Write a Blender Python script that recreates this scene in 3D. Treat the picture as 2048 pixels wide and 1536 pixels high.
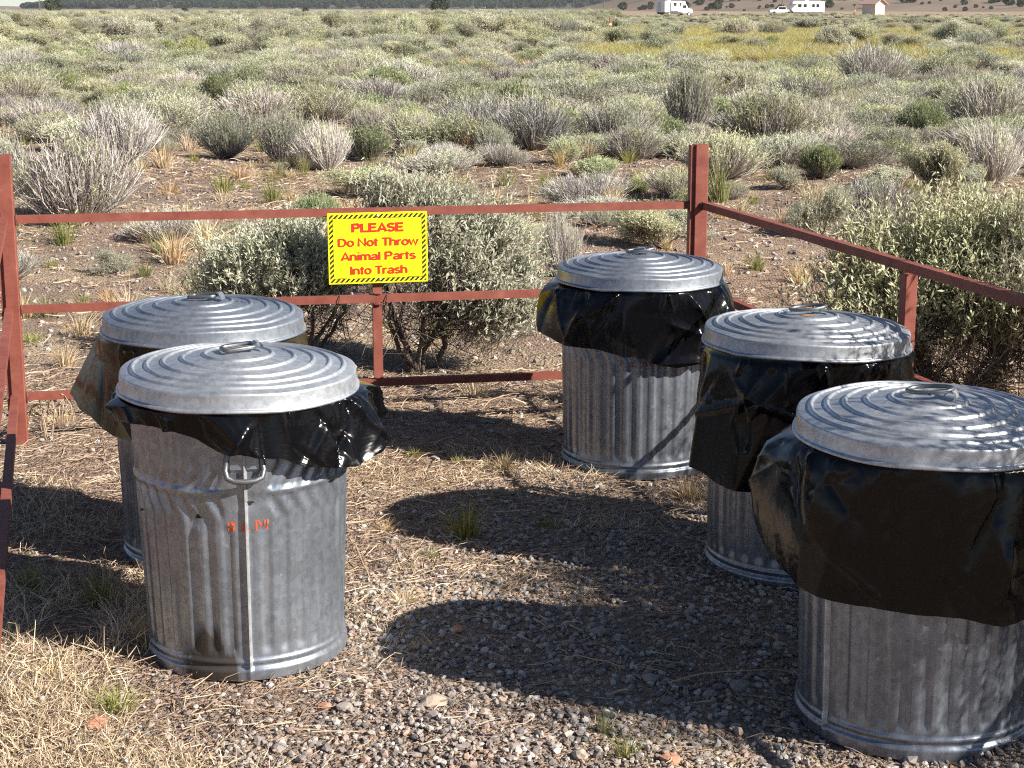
import bpy, bmesh, math, random
import numpy as np
from mathutils import Vector, noise as mnoise

# ------------------------------------------------------------------ reset
for o in list(bpy.data.objects): bpy.data.objects.remove(o)
scene = bpy.context.scene
C = scene.collection
R = math.radians
rng = np.random.default_rng(7)
random.seed(7)

# ------------------------------------------------------------------ camera, sky, sun, exposure
FPX, PITCH, CAMH = 3400.0, R(12.46), 1.455        # focal length in px of a 2048 wide frame
cam = bpy.data.cameras.new('camera'); cam.sensor_width = 36.0
cam.lens = 36.0 * FPX / 2048.0; cam.clip_start = 0.05; cam.clip_end = 20000
camo = bpy.data.objects.new('camera', cam); C.objects.link(camo)
camo.location = (0, 0, CAMH); camo.rotation_euler = (math.pi / 2 - PITCH, 0, 0)
scene.camera = camo

SUN = Vector((0.885, -0.43, 0.64)).normalized()    # towards the sun
elev = math.asin(SUN.z); rot = math.atan2(SUN.x, SUN.y)
world = bpy.data.worlds.new('World'); scene.world = world; world.use_nodes = True
wn = world.node_tree.nodes; wn.clear()
sky = wn.new('ShaderNodeTexSky'); sky.sky_type = 'NISHITA'; sky.sun_disc = False
sky.sun_elevation = elev; sky.sun_rotation = rot
sky.altitude = 1300; sky.air_density = 0.75; sky.dust_density = 0.15; sky.ozone_density = 1.0
bg = wn.new('ShaderNodeBackground'); bg.inputs['Strength'].default_value = 0.05
wo = wn.new('ShaderNodeOutputWorld')
world.node_tree.links.new(sky.outputs[0], bg.inputs[0]); world.node_tree.links.new(bg.outputs[0], wo.inputs[0])

sl = bpy.data.lights.new('sun', 'SUN'); sl.energy = 5.0; sl.angle = R(0.5); sl.color = (1.0, 0.94, 0.84)
so = bpy.data.objects.new('sun', sl); C.objects.link(so)
so.rotation_euler = SUN.to_track_quat('Z', 'Y').to_euler(); so.location = (5, -3, 6)

vs = scene.view_settings
vs.view_transform = 'Standard'; vs.look = 'None'; vs.exposure = 1.12; vs.gamma = 1.0; vs.use_curve_mapping = False
scene.render.engine = 'CYCLES'
scene.cycles.filter_width = 1.15; scene.cycles.max_bounces = 6; scene.cycles.diffuse_bounces = 2; scene.cycles.glossy_bounces = 3
scene.cycles.use_denoising = False; scene.cycles.transmission_bounces = 3; scene.cycles.transparent_max_bounces = 4

# ------------------------------------------------------------------ geometry helpers
def at(u, v, z=0.0):
    """ground point seen at pixel (u, v) of the 2048 x 1536 photograph"""
    x = (u - 1024) / FPX; y = -(v - 768) / FPX
    r = np.array([x, math.cos(PITCH) + y * math.sin(PITCH), -math.sin(PITCH) + y * math.cos(PITCH)])
    t = (z - CAMH) / r[2]
    return np.array([r[0] * t, r[1] * t, z])

class MB:
    """collects vertices and faces, builds ONE mesh"""
    def __init__(self): self.v = []; self.f = []; self.n = 0
    def add(self, verts, faces, mat=0, smooth=False):
        verts = np.asarray(verts, dtype=np.float64).reshape(-1, 3)
        if isinstance(faces, np.ndarray): self.f.append((faces + self.n, mat, smooth))
        else:
            by = {}
            for q in faces: by.setdefault(len(q), []).append(q)
            for q in by.values(): self.f.append((np.array(q) + self.n, mat, smooth))
        self.v.append(verts); self.n += len(verts)
    def mesh(self, name, mats):
        me = bpy.data.meshes.new(name)
        V = np.concatenate(self.v)
        me.vertices.add(len(V)); me.vertices.foreach_set('co', V.ravel().astype(np.float32))
        idx = np.concatenate([f.ravel() for f, m, s in self.f])
        tot = np.concatenate([np.full(len(f), f.shape[1]) for f, m, s in self.f])
        mi = np.concatenate([np.full(len(f), m) for f, m, s in self.f])
        sm = np.concatenate([np.full(len(f), s) for f, m, s in self.f])
        st = np.concatenate([[0], np.cumsum(tot)[:-1]])
        me.loops.add(len(idx)); me.loops.foreach_set('vertex_index', idx.astype(np.int32))
        me.polygons.add(len(tot)); me.polygons.foreach_set('loop_start', st.astype(np.int32))
        me.polygons.foreach_set('loop_total', tot.astype(np.int32))
        me.polygons.foreach_set('material_index', mi.astype(np.int32))
        me.polygons.foreach_set('use_smooth', sm.astype(bool))
        for m in (mats if isinstance(mats, (list, tuple)) else [mats]): me.materials.append(m)
        me.update(calc_edges=True); me.validate()
        return me
    def build(self, name, mats, parent=None, loc=None, rotz=None):
        return link(name, self.mesh(name, mats), parent, loc, rotz)

def link(name, data, parent=None, loc=None, rotz=None):
    o = bpy.data.objects.new(name, data); C.objects.link(o)
    if parent is not None: o.parent = parent
    if loc is not None: o.location = [float(q) for q in loc]
    if rotz is not None: o.rotation_euler = (0, 0, float(rotz))
    return o

def tag(o, label, cat, group=None):
    o['label'] = label; o['category'] = cat
    if group: o['group'] = group
    return o

def thing(name, label, cat, loc=(0, 0, 0), rotz=0.0, group=None):
    return tag(link(name, None, None, loc, rotz), label, cat, group)

def copy_tree(o, parent=None):
    c = o.copy(); C.objects.link(c); c.parent = parent
    for ch in list(o.children):
        d = ch.copy(); C.objects.link(d); d.parent = c
        for g in list(ch.children):
            e = g.copy(); C.objects.link(e); e.parent = d
    return c

def tube(mb, pts, radii, sides=5, mat=0, smooth=True, closed=False, caps=True):
    pts = np.asarray(pts, float); n = len(pts)
    radii = np.broadcast_to(np.asarray(radii, float), (n,))
    if closed: tan = np.roll(pts, -1, 0) - np.roll(pts, 1, 0)
    else: tan = np.gradient(pts, axis=0)
    tan /= np.linalg.norm(tan, axis=1)[:, None] + 1e-12
    ref = np.array([0.0, 0, 1]) if abs(tan[0][2]) < .9 else np.array([1.0, 0, 0])
    a = np.cross(tan[0], ref); a /= np.linalg.norm(a)
    V = []
    for i in range(n):
        a = a - tan[i] * np.dot(a, tan[i]); a /= np.linalg.norm(a) + 1e-12
        b = np.cross(tan[i], a)
        ang = np.arange(sides) * 2 * math.pi / sides
        V.append(pts[i] + radii[i] * (np.cos(ang)[:, None] * a + np.sin(ang)[:, None] * b))
    V = np.concatenate(V); F = []
    for i in range(n if closed else n - 1):
        j = (i + 1) % n
        for k in range(sides):
            l = (k + 1) % sides
            F.append((i * sides + k, i * sides + l, j * sides + l, j * sides + k))
    mb.add(V, np.array(F), mat, smooth)
    if caps and not closed:
        mb.add(V[:sides], [tuple(range(sides))[::-1]], mat); mb.add(V[-sides:], [tuple(range(sides))], mat)

def lathe(mb, prof, n=96, mat=0, smooth=True, zfun=None):
    prof = np.asarray(prof, float); ang = np.arange(n) * 2 * math.pi / n
    V = np.stack([prof[:, 0][:, None] * np.cos(ang), prof[:, 0][:, None] * np.sin(ang), np.repeat(prof[:, 1][:, None], n, 1)], -1)
    m = len(prof); i, k = np.meshgrid(np.arange(m - 1), np.arange(n), indexing='ij'); l = (k + 1) % n
    F = np.stack([i * n + k, i * n + l, (i + 1) * n + l, (i + 1) * n + k], -1).reshape(-1, 4)
    V = V.reshape(-1, 3)
    if zfun is not None: V = zfun(V)
    mb.add(V, F, mat, smooth)

def box(mb, lo, hi, mat=0, bev=0.0):
    (x0, y0, z0), (x1, y1, z1) = lo, hi
    if bev <= 0:
        v = [(x0, y0, z0), (x1, y0, z0), (x1, y1, z0), (x0, y1, z0), (x0, y0, z1), (x1, y0, z1), (x1, y1, z1), (x0, y1, z1)]
        mb.add(v, [(0, 3, 2, 1), (4, 5, 6, 7), (0, 1, 5, 4), (1, 2, 6, 5), (2, 3, 7, 6), (3, 0, 4, 7)], mat); return
    bm = bmesh.new(); bmesh.ops.create_cube(bm, size=1)
    for q in bm.verts:
        q.co = Vector(((x0 + x1) / 2 + q.co.x * (x1 - x0), (y0 + y1) / 2 + q.co.y * (y1 - y0), (z0 + z1) / 2 + q.co.z * (z1 - z0)))
    bmesh.ops.bevel(bm, geom=bm.edges[:], offset=bev, segments=2, affect='EDGES')
    bm.verts.index_update()
    mb.add([q.co[:] for q in bm.verts], [tuple(q.index for q in f.verts) for f in bm.faces], mat); bm.free()

def prism(mb, poly, axis_from, axis_to, ux, uy, mat=0):
    """extrude 2d polygon (ux, uy directions) between two 3d points"""
    poly = np.asarray(poly, float); a = np.asarray(axis_from, float); b = np.asarray(axis_to, float)
    ux = np.asarray(ux, float); uy = np.asarray(uy, float); n = len(poly)
    o = poly[:, :1] * ux + poly[:, 1:] * uy
    V = np.concatenate([a + o, b + o])
    F = [(i, (i + 1) % n, n + (i + 1) % n, n + i) for i in range(n)] + [tuple(range(n))[::-1], tuple(range(n, 2 * n))]
    mb.add(V, F, mat)

def unit(a): return a / (np.linalg.norm(a, axis=-1, keepdims=True) + 1e-12)

def leaves(mb, P, D, L, W, mat=0, N=None):
    """kite shaped leaves: base P, direction D, length L, width W"""
    n = len(P); D = unit(D); Q = unit(rng.normal(size=(n, 3)))
    if N is not None: Q = unit(unit(N) + Q * .55)
    S = unit(np.cross(D, Q))
    L = np.broadcast_to(L, (n,))[:, None]; W = np.broadcast_to(W, (n,))[:, None]
    m = P + D * L * .6
    V = np.stack([P, m + S * W / 2, P + D * L, m - S * W / 2], 1).reshape(-1, 3)
    F = (np.arange(n)[:, None] * 4 + np.arange(4)[None])
    mb.add(V, F, mat)

def ribbons(mb, P0, P1, P2, W, mat=0, taper=.35):
    """thin curved ribbons through three points (two quads each)"""
    n = len(P0); S = unit(np.cross(P2 - P0, rng.normal(size=(n, 3))))
    W = np.broadcast_to(W, (n,))[:, None]
    V = np.stack([P0 - S * W / 2, P0 + S * W / 2, P1 - S * W * .42, P1 + S * W * .42, P2 - S * W * taper / 2, P2 + S * W * taper / 2], 1).reshape(-1, 3)
    b = np.arange(n)[:, None] * 6
    F = np.concatenate([b + np.array([[0, 1, 3, 2]]), b + np.array([[2, 3, 5, 4]])])
    mb.add(V, F, mat)

# ------------------------------------------------------------------ material helpers
class NT:
    def __init__(self, name):
        self.m = bpy.data.materials.new(name); self.m.use_nodes = True
        self.t = self.m.node_tree; self.t.nodes.clear()
        self.out = self.t.nodes.new('ShaderNodeOutputMaterial')
    def n(self, kind, **kw):
        q = self.t.nodes.new('ShaderNode' + kind)
        ins = kw.pop('ins', {})
        for k, v in kw.items(): setattr(q, k, v)
        for k, v in ins.items(): self.set(q.inputs[k], v)
        return q
    def set(self, sock, v):
        if hasattr(v, 'is_output') or isinstance(v, bpy.types.NodeSocket): self.t.links.new(v, sock)
        else: sock.default_value = v
    def ramp(self, fac, stops, interp='LINEAR'):
        q = self.n('ValToRGB'); cr = q.color_ramp; cr.interpolation = interp
        while len(cr.elements) < len(stops): cr.elements.new(.5)
        for e, (p, c) in zip(cr.elements, stops):
            e.position = p; e.color = (*c, 1) if len(c) == 3 else c
        self.t.links.new(fac, q.inputs[0]); return q.outputs[0]
    def coord(self, which='Object', scale=(1, 1, 1)):
        c = self.n('TexCoord'); mp = self.n('Mapping'); self.t.links.new(c.outputs[which], mp.inputs[0])
        mp.inputs['Scale'].default_value = scale; return mp.outputs[0]
    def noise(self, vec, scale, detail=4, rough=.6, out=0):
        return self.n('TexNoise', ins={'Vector': vec, 'Scale': scale, 'Detail': detail, 'Roughness': rough}).outputs[out]
    def mix(self, fac, a, b, mode='MIX'):
        q = self.n('Mix', data_type='RGBA', blend_type=mode)
        self.set(q.inputs[0], fac); self.set(q.inputs[6], a); self.set(q.inputs[7], b); return q.outputs[2]
    def math(self, op, a, b=0.0, c=None):
        q = self.n('Math', operation=op); self.set(q.inputs[0], a); self.set(q.inputs[1], b)
        if c is not None: self.set(q.inputs[2], c)
        return q.outputs[0]
    def bump(self, h, strength, dist, normal=None):
        q = self.n('Bump', ins={'Height': h, 'Strength': strength, 'Distance': dist})
        if normal is not None: self.t.links.new(normal, q.inputs['Normal'])
        return q.outputs[0]
    def bsdf(self, **ins):
        q = self.n('BsdfPrincipled')
        for k, v in ins.items(): self.set(q.inputs[k.replace('_', ' ')], v)
        return q
    def finish(self, sh):
        self.t.links.new(sh.outputs[0] if hasattr(sh, 'outputs') else sh, self.out.inputs[0]); return self.m

def flat(name, col, rough=.6, metal=0.0, var=.12, scale=20, spec=.5):
    t = NT(name); v = t.coord()
    nz = t.noise(v, scale)
    c = t.ramp(nz, [(.3, tuple(q * (1 - var) for q in col)), (.7, tuple(min(1, q * (1 + var)) for q in col))])
    return t.finish(t.bsdf(Base_Color=c, Roughness=rough, Metallic=metal, Specular_IOR_Level=spec))

def leafmat(name, stops, trans=.28, rough=.6, objvar=.5):
    t = NT(name); g = t.n('NewGeometry'); oi = t.n('ObjectInfo')
    c = t.ramp(g.outputs['Random Per Island'], stops)
    hsv = t.n('HueSaturation'); t.t.links.new(c, hsv.inputs['Color'])
    t.set(hsv.inputs['Value'], t.math('MULTIPLY_ADD', oi.outputs['Random'], objvar, 1 - objvar / 2))
    t.set(hsv.inputs['Hue'], t.math('MULTIPLY_ADD', t.math('FRACT', t.math('MULTIPLY', oi.outputs['Random'], 23.7)), -.035, .508))
    t.set(hsv.inputs['Saturation'], t.math('MULTIPLY_ADD', t.math('FRACT', t.math('MULTIPLY', oi.outputs['Random'], 7.31)), .5, .72))
    p = t.bsdf(Base_Color=hsv.outputs[0], Roughness=rough, Specular_IOR_Level=.25)
    if trans <= 0: return t.finish(p)
    tr = t.n('BsdfTranslucent'); t.t.links.new(hsv.outputs[0], tr.inputs[0])
    mx = t.n('MixShader'); mx.inputs[0].default_value = trans
    t.t.links.new(p.outputs[0], mx.inputs[1]); t.t.links.new(tr.outputs[0], mx.inputs[2])
    return t.finish(mx)

M = {}
M['sage'] = leafmat('sage_leaf', [(0, (.34, .35, .22)), (.35, (.51, .52, .34)), (.75, (.65, .655, .455)), (1, (.78, .78, .59))], trans=.36)
M['sage_green'] = leafmat('sage_leaf_green', [(0, (0.209, 0.259, 0.099)), (.5, (0.352, 0.413, 0.182)), (1, (0.506, 0.550, 0.275))])
M['rabbit_leaf'] = leafmat('rabbitbrush_leaf', [(0, (0.317, 0.354, 0.195)), (.5, (0.464, 0.500, 0.287)), (1, (0.610, 0.634, 0.390))])
M['twig'] = leafmat('grey_twig', [(0, (0.216, 0.187, 0.172)), (.5, (0.431, 0.396, 0.359)), (1, (0.661, 0.618, 0.561))], trans=0, rough=.8)
M['bark'] = leafmat('sage_bark', [(0, (.07, .055, .045)), (.5, (.13, .105, .085)), (1, (.24, .20, .16))], trans=0, rough=.9)
M['weed'] = leafmat('yellow_weed', [(0, (.40, .38, .13)), (1, (.62, .58, .26))])
M['straw'] = leafmat('dry_straw', [(0, (.34, .25, .125)), (.4, (.54, .42, .225)), (.8, (.70, .58, .35)), (1, (.80, .70, .47))], trans=.2, objvar=.2)
M['litter'] = leafmat('straw_litter', [(0, (.20, .145, .09)), (.4, (.36, .27, .165)), (.8, (.54, .43, .28)), (1, (.66, .56, .39))], trans=.1, objvar=.1)
M['green_grass'] = leafmat('green_grass', [(0, (.12, .15, .045)), (.5, (.24, .27, .085)), (.8, (.42, .39, .16)), (1, (.56, .48, .26))], trans=.3, objvar=.25)
M['meadow'] = leafmat('meadow_grass_blade', [(0, (.34, .33, .10)), (.5, (.50, .47, .18)), (1, (.68, .60, .30))], trans=.35, objvar=.3)
M['juniper'] = leafmat('juniper_foliage', [(0, (.035, .045, .03)), (.6, (.07, .085, .05)), (1, (.12, .135, .08))], trans=.1)

def stone_mat(name, stops, sc):
    t = NT(name); g = t.n('NewGeometry'); v = t.coord()
    c = t.ramp(g.outputs['Random Per Island'], stops)
    nz = t.noise(v, sc, 5, .7)
    c2 = t.mix(t.ramp(nz, [(.35, (0, 0, 0)), (.75, (.5, .5, .5))]), c, (.33, .27, .22, 1))
    b = t.bump(t.noise(v, sc * 2.2, 4, .7), .5, .004)
    return t.finish(t.bsdf(Base_Color=c2, Roughness=.9, Normal=b, Specular_IOR_Level=.25))
M['gravel'] = stone_mat('cinder_gravel', [(0, (0.102, 0.092, 0.096)), (.22, (0.189, 0.166, 0.162)), (.42, (0.281, 0.246, 0.233)), (.55, (0.360, 0.268, 0.224)),
                                          (.62, (0.391, 0.243, 0.181)), (.68, (0.320, 0.294, 0.281)), (.85, (0.460, 0.428, 0.380)), (1, (0.460, 0.460, 0.460))], 60)
M['red_stone'] = stone_mat('red_cinder', [(0, (.34, .14, .085)), (1, (.44, .20, .12))], 40)
M['tan_stone'] = stone_mat('tan_stone', [(0, (.34, .275, .22)), (1, (.40, .33, .265))], 40)
M['grey_stone'] = stone_mat('grey_stone', [(0, (.20, .18, .17)), (1, (.30, .27, .25))], 40)

# ground -------------------------------------------------------------
t = NT('gravelly_soil'); v = t.coord('Object')
vo = t.n('TexVoronoi', ins={'Vector': v, 'Scale': 75.0, 'Randomness': 1.0}); vo2 = t.n('TexVoronoi', ins={'Vector': v, 'Scale': 190.0})
sep = t.n('SeparateColor'); t.t.links.new(vo.outputs['Color'], sep.inputs[0])
peb = t.ramp(sep.outputs[0], [(0, (0.102, 0.085, 0.081)), (.3, (0.193, 0.153, 0.136)), (.55, (0.284, 0.216, 0.176)), (.7, (0.329, 0.198, 0.136)), (1, (0.454, 0.363, 0.284))])
dust = t.ramp(t.noise(v, 9, 3, .7), [(.3, (0.193, 0.142, 0.113)), (.7, (0.363, 0.278, 0.204))])
c1 = t.mix(.45, peb, dust)
strawmask = t.ramp(t.noise(v, .9, 3, .65), [(.5, (0, 0, 0)), (.66, (1, 1, 1))])
c2 = t.mix(t.math('MULTIPLY', strawmask, .5), c1, (.55, .44, .28, 1))
redm = t.ramp(t.noise(v, .16, 2, .6), [(.42, (0, 0, 0)), (.6, (1, 1, 1))])
c3 = t.mix(t.math('MULTIPLY', redm, .38), c2, (.38, .255, .175, 1))
h = t.math('ADD', t.math('MULTIPLY', vo.outputs['Distance'], -1.0), t.math('MULTIPLY', vo2.outputs['Distance'], -.4))
b = t.bump(h, 1.0, .014, None)
M['soil'] = t.finish(t.bsdf(Base_Color=c3, Roughness=.95, Normal=b, Specular_IOR_Level=.15))

# metals -------------------------------------------------------------
def galv(name, base, rough, stain=False, dust=.35):
    t = NT(name); v = t.coord(); vs_ = t.coord(scale=(14, 14, 1.2))
    vo = t.n('TexVoronoi', ins={'Vector': v, 'Scale': 75.0}); se = t.n('SeparateColor'); t.t.links.new(vo.outputs['Color'], se.inputs[0])
    nz = t.noise(v, 6, 6, .7); fine = t.noise(v, 160, 3, .7); st = t.noise(vs_, 3, 5, .65)
    k = t.math('ADD', t.math('MULTIPLY', se.outputs[0], .22), t.math('MULTIPLY', nz, .6))
    k = t.math('ADD', k, t.math('MULTIPLY', fine, .25))
    c = t.ramp(k, [(.28, tuple(q * .66 for q in base)), (.55, base), (.82, tuple(min(1, q * 1.35) for q in base))])
    c = t.mix(t.math('MULTIPLY', t.ramp(st, [(.52, (0, 0, 0)), (.75, (1, 1, 1))]), .3), c, (.62, .63, .62, 1))
    sp = t.n('TexVoronoi', ins={'Vector': v, 'Scale': 23.0, 'Randomness': 1.0})
    spots = t.ramp(sp.outputs['Distance'], [(.05, (1, 1, 1)), (.11, (0, 0, 0))])
    c = t.mix(t.math('MULTIPLY', spots, t.math('MULTIPLY', nz, .55)), c, (.74, .74, .72, 1))
    dm = t.ramp(t.noise(v, 2.4, 6, .7), [(.4, (0, 0, 0)), (.72, (1, 1, 1))])
    c = t.mix(t.math('MULTIPLY', dm, dust), c, (.36, .30, .245, 1))
    met = t.math('MULTIPLY_ADD', dm, -.45 * dust / .35, .74)
    if stain:
        sx = t.n('SeparateXYZ'); tc = t.n('TexCoord'); t.t.links.new(tc.outputs['Object'], sx.inputs[0])
        sk = t.noise(t.coord(scale=(1, 1, .12)), 42, 3, .6)
        up = t.ramp(sx.outputs[2], [(.035, (1, 1, 1)), (.145, (0, 0, 0))])
        px = t.ramp(t.math('ABSOLUTE', t.math('ADD', sx.outputs[0], .082)), [(.015, (1, 1, 1)), (.075, (0, 0, 0))])
        fr = t.ramp(sx.outputs[1], [(.0, (1, 1, 1)), (.01, (0, 0, 0))])
        blot = t.ramp(t.math('MULTIPLY', t.math('MULTIPLY', up, t.math('MULTIPLY', px, fr)), t.math('MULTIPLY_ADD', sk, 2.2, -.25)), [(.05, (0, 0, 0)), (.32, (1, 1, 1))])
        c = t.mix(t.math('MULTIPLY', blot, .94), c, (.03, .022, .016, 1)); met = t.math('MULTIPLY', met, t.math('SUBTRACT', 1.0, blot))
    r = t.math('MULTIPLY_ADD', nz, .3, rough - .15)
    bm_ = t.bump(t.noise(v, 30, 4, .6), .12, .004); bm_ = t.bump(fine, .15, .0008, bm_)
    return t.finish(t.bsdf(Base_Color=c, Metallic=met, Roughness=r, Normal=bm_))
M['lid_pale'] = galv('galvanised_lid_pale', (.455, .48, .52), .45, dust=.06)
M['lid_blue'] = galv('galvanised_lid_blue_grey', (.285, .315, .365), .43, dust=.05)
M['lid_dark'] = galv('galvanised_lid_dark', (.36, .385, .425), .50, dust=.12)
M['can'] = galv('galvanised_can', (.20, .224, .270), .37, dust=.07)
M['can_stained'] = galv('galvanised_can_stained', (.27, .300, .350), .36, stain=True, dust=.07)
M['seam'] = flat('worn_bright_seam', (.40, .41, .425), .45, .45, var=.3, scale=40)
M['rod'] = flat('galvanised_rod', (.20, .205, .21), .45, .8)
M['hole'] = flat('hole_dark', (.01, .01, .01), .9)
M['stencil'] = flat('stencil_orange_red', (.72, .10, .03), .6)
M['stencil_old'] = flat('stencil_faded_red', (.30, .06, .045), .7)
M['purple_mark'] = flat('purple_marker', (.13, .09, .20), .7)

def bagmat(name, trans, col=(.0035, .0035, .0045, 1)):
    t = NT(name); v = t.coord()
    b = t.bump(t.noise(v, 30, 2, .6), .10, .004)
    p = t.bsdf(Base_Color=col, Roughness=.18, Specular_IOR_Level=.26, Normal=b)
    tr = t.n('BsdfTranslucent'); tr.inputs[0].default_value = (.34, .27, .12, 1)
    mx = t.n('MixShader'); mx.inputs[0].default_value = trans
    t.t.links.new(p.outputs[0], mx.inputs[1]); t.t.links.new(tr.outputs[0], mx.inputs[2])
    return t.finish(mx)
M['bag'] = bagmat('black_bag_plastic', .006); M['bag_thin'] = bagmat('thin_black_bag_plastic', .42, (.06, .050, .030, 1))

t = NT('rust_red_paint'); v = t.coord()
nz = t.noise(v, 14, 6, .7); nf = t.noise(v, 90, 4, .7)
c = t.ramp(nz, [(.22, (.11, .034, .026)), (.42, (.205, .055, .038)), (.62, (.255, .078, .054)), (.8, (.32, .145, .10))])
c = t.mix(t.ramp(nf, [(.6, (0, 0, 0)), (.78, (.7, .7, .7))]), c, (.12, .038, .025, 1))
M['rust'] = t.finish(t.bsdf(Base_Color=c, Roughness=.62, Specular_IOR_Level=.4, Normal=t.bump(nf, .2, .002)))
M['rust_weld'] = flat('rust_weld', (.12, .04, .03), .8)
M['wire'] = flat('tie_wire', (.06, .05, .05), .6, .6)
M['sign_yellow'] = flat('sign_yellow', (.93, .83, .008), .45, var=.02, scale=6)
M['sign_black'] = flat('sign_black', (.018, .016, .012), .5)
M['sign_red'] = flat('sign_red', (.66, .028, .012), .5, var=.03)
M['bolt'] = flat('bolt_zinc', (.6, .6, .6), .4, .8)
M['white'] = flat('vehicle_white', (.78, .78, .77), .4, var=.04, scale=.5)
M['offwhite'] = flat('vehicle_offwhite', (.55, .56, .58), .5, var=.06, scale=.5)
M['glass'] = flat('dark_glass', (.02, .022, .026), .15)
M['tyre'] = flat('tyre_black', (.02, .02, .02), .8)
M['cream'] = flat('cream_wall', (.66, .57, .42), .85, var=.05, scale=1)
M['pinkroof'] = flat('pink_metal_roof', (.40, .27, .24), .7, var=.05, scale=1)
M['pole'] = flat('weathered_pole', (.16, .13, .11), .9)
M['marker'] = flat('orange_brown_marker', (.36, .20, .09), .8)
M['teal'] = flat('faded_teal_paint', (.30, .42, .36), .7)
M['shed_dark'] = flat('dark_vent', (.05, .05, .055), .8)  # even dark grey for vents, hitch and underbodies

t = NT('brown_hillside'); v = t.coord()
c = t.ramp(t.noise(v, .012, 6, .7), [(.3, (.15, .12, .10)), (.55, (.21, .165, .13)), (.8, (.27, .23, .16))])
M['hill_near'] = t.finish(t.bsdf(Base_Color=c, Roughness=1.0, Specular_IOR_Level=.05))
t = NT('wooded_hillside'); v = t.coord()
c = t.ramp(t.noise(v, .02, 7, .75), [(.35, (.055, .065, .06)), (.5, (.10, .105, .09)), (.7, (.185, .17, .14))])
M['hill_far'] = t.finish(t.bsdf(Base_Color=c, Roughness=1.0, Specular_IOR_Level=.05))

# ================================================================== THE SETTING
def gh(x, y):
    """ground height"""
    x = np.asarray(x, float); y = np.asarray(y, float)
    fine = .006 * np.sin(6.3 * x + 1.7 * np.sin(4.1 * y)) + .005 * np.sin(8.7 * y + 2.1 * np.sin(3.3 * x)) + .003 * np.sin(17 * x + 13 * y)
    k = np.clip((y - 6.4) / 3, 0, 1)
    mid = .035 * np.sin(1.1 * x + .9 * np.sin(.8 * y)) + .03 * np.sin(1.3 * y + np.sin(.7 * x))
    k2 = np.clip((y - 15) / 60, 0, 1)
    big = .10 * np.sin(.13 * x + 1.2) + .08 * np.sin(.11 * y + .05 * x)
    return fine + k * mid + k2 * big

def graded(lo, hi, fine_lo, fine_hi, step, growth):
    a = list(np.arange(fine_lo, fine_hi + 1e-6, step)); s = step
    while a[-1] < hi: s *= growth; a.append(a[-1] + s)
    s = step
    while a[0] > lo: s *= growth; a.insert(0, a[0] - s)
    return np.array(a)
xs = graded(-4200, 4200, -2.2, 2.6, .09, 1.16); ys = graded(-300, 5200, 2.2, 9.5, .09, 1.07)
X, Y = np.meshgrid(xs, ys); Z = gh(X, Y)
mb = MB(); ny, nx = X.shape
i, k = np.meshgrid(np.arange(ny - 1), np.arange(nx - 1), indexing='ij')
mb.add(np.stack([X, Y, Z], -1), np.stack([i * nx + k, i * nx + k + 1, (i + 1) * nx + k + 1, (i + 1) * nx + k], -1).reshape(-1, 4), 0, True)
g = mb.build('ground', M['soil']); g['kind'] = 'structure'

def heightfield(name, xs, ys, hf, mat):
    X, Y = np.meshgrid(xs, ys); Z = hf(X, Y); ny, nx = X.shape; mb = MB()
    i, k = np.meshgrid(np.arange(ny - 1), np.arange(nx - 1), indexing='ij')
    mb.add(np.stack([X, Y, Z], -1), np.stack([i * nx + k, i * nx + k + 1, (i + 1) * nx + k + 1, (i + 1) * nx + k], -1).reshape(-1, 4), 0, True)
    o = mb.build(name, mat); o['kind'] = 'structure'; return o

def vnoise(X, Y, s, seed=0):
    """cheap smooth noise from sines, about -1..1"""
    r = np.random.default_rng(seed); out = 0
    for a in range(6):
        th = r.uniform(0, 6.28); fq = s * r.uniform(.6, 1.9); ph = r.uniform(0, 6.28)
        out = out + np.sin(fq * (X * math.cos(th) + Y * math.sin(th)) + ph + 1.3 * np.sin(.7 * fq * (Y * math.cos(th) - X * math.sin(th)) + ph * 2))
    return out / 3.2

def ss(a, b, x): q = np.clip((x - a) / (b - a), 0, 1); return q * q * (3 - 2 * q)

def far_h(X, Y):      # wooded ridge, its left shoulder dropping to the plain
    rise = ss(2500, 4200, Y) * 150 + ss(2450, 2600, Y) * 3
    sh = ss(-840, -560, X + .12 * (Y - 2600) + 25 * vnoise(X, Y, .01, 3))
    return -2 + (rise + 14 * vnoise(X, Y, .006, 4) * ss(2500, 3200, Y)) * sh
heightfield('hill', np.linspace(-1400, 2600, 130), np.linspace(2400, 4600, 70), far_h, M['hill_far'])
def left_h(X, Y):     # low grassy rise at the far left
    return -3 + 9.5 * ss(2300, 3300, Y) * ss(-700, -1100, X) + .8 * vnoise(X, Y, .01, 9)
heightfield('hill', np.linspace(-2600, -600, 60), np.linspace(2250, 3600, 30), left_h, M['hill_near'])
def near_h(X, Y):     # bare brown slope with junipers on the right
    e = ss(20, 330, X - 40 * vnoise(X, Y, .012, 5) * .4 - (Y - 800) * .02)
    return -1.5 + e * (ss(760, 1500, Y) * 75 + 1.5) + 1.0 * vnoise(X, Y, .03, 6) * e
heightfield('hill', np.linspace(-60, 900, 110), np.linspace(740, 1700, 80), near_h, M['hill_near'])

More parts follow.
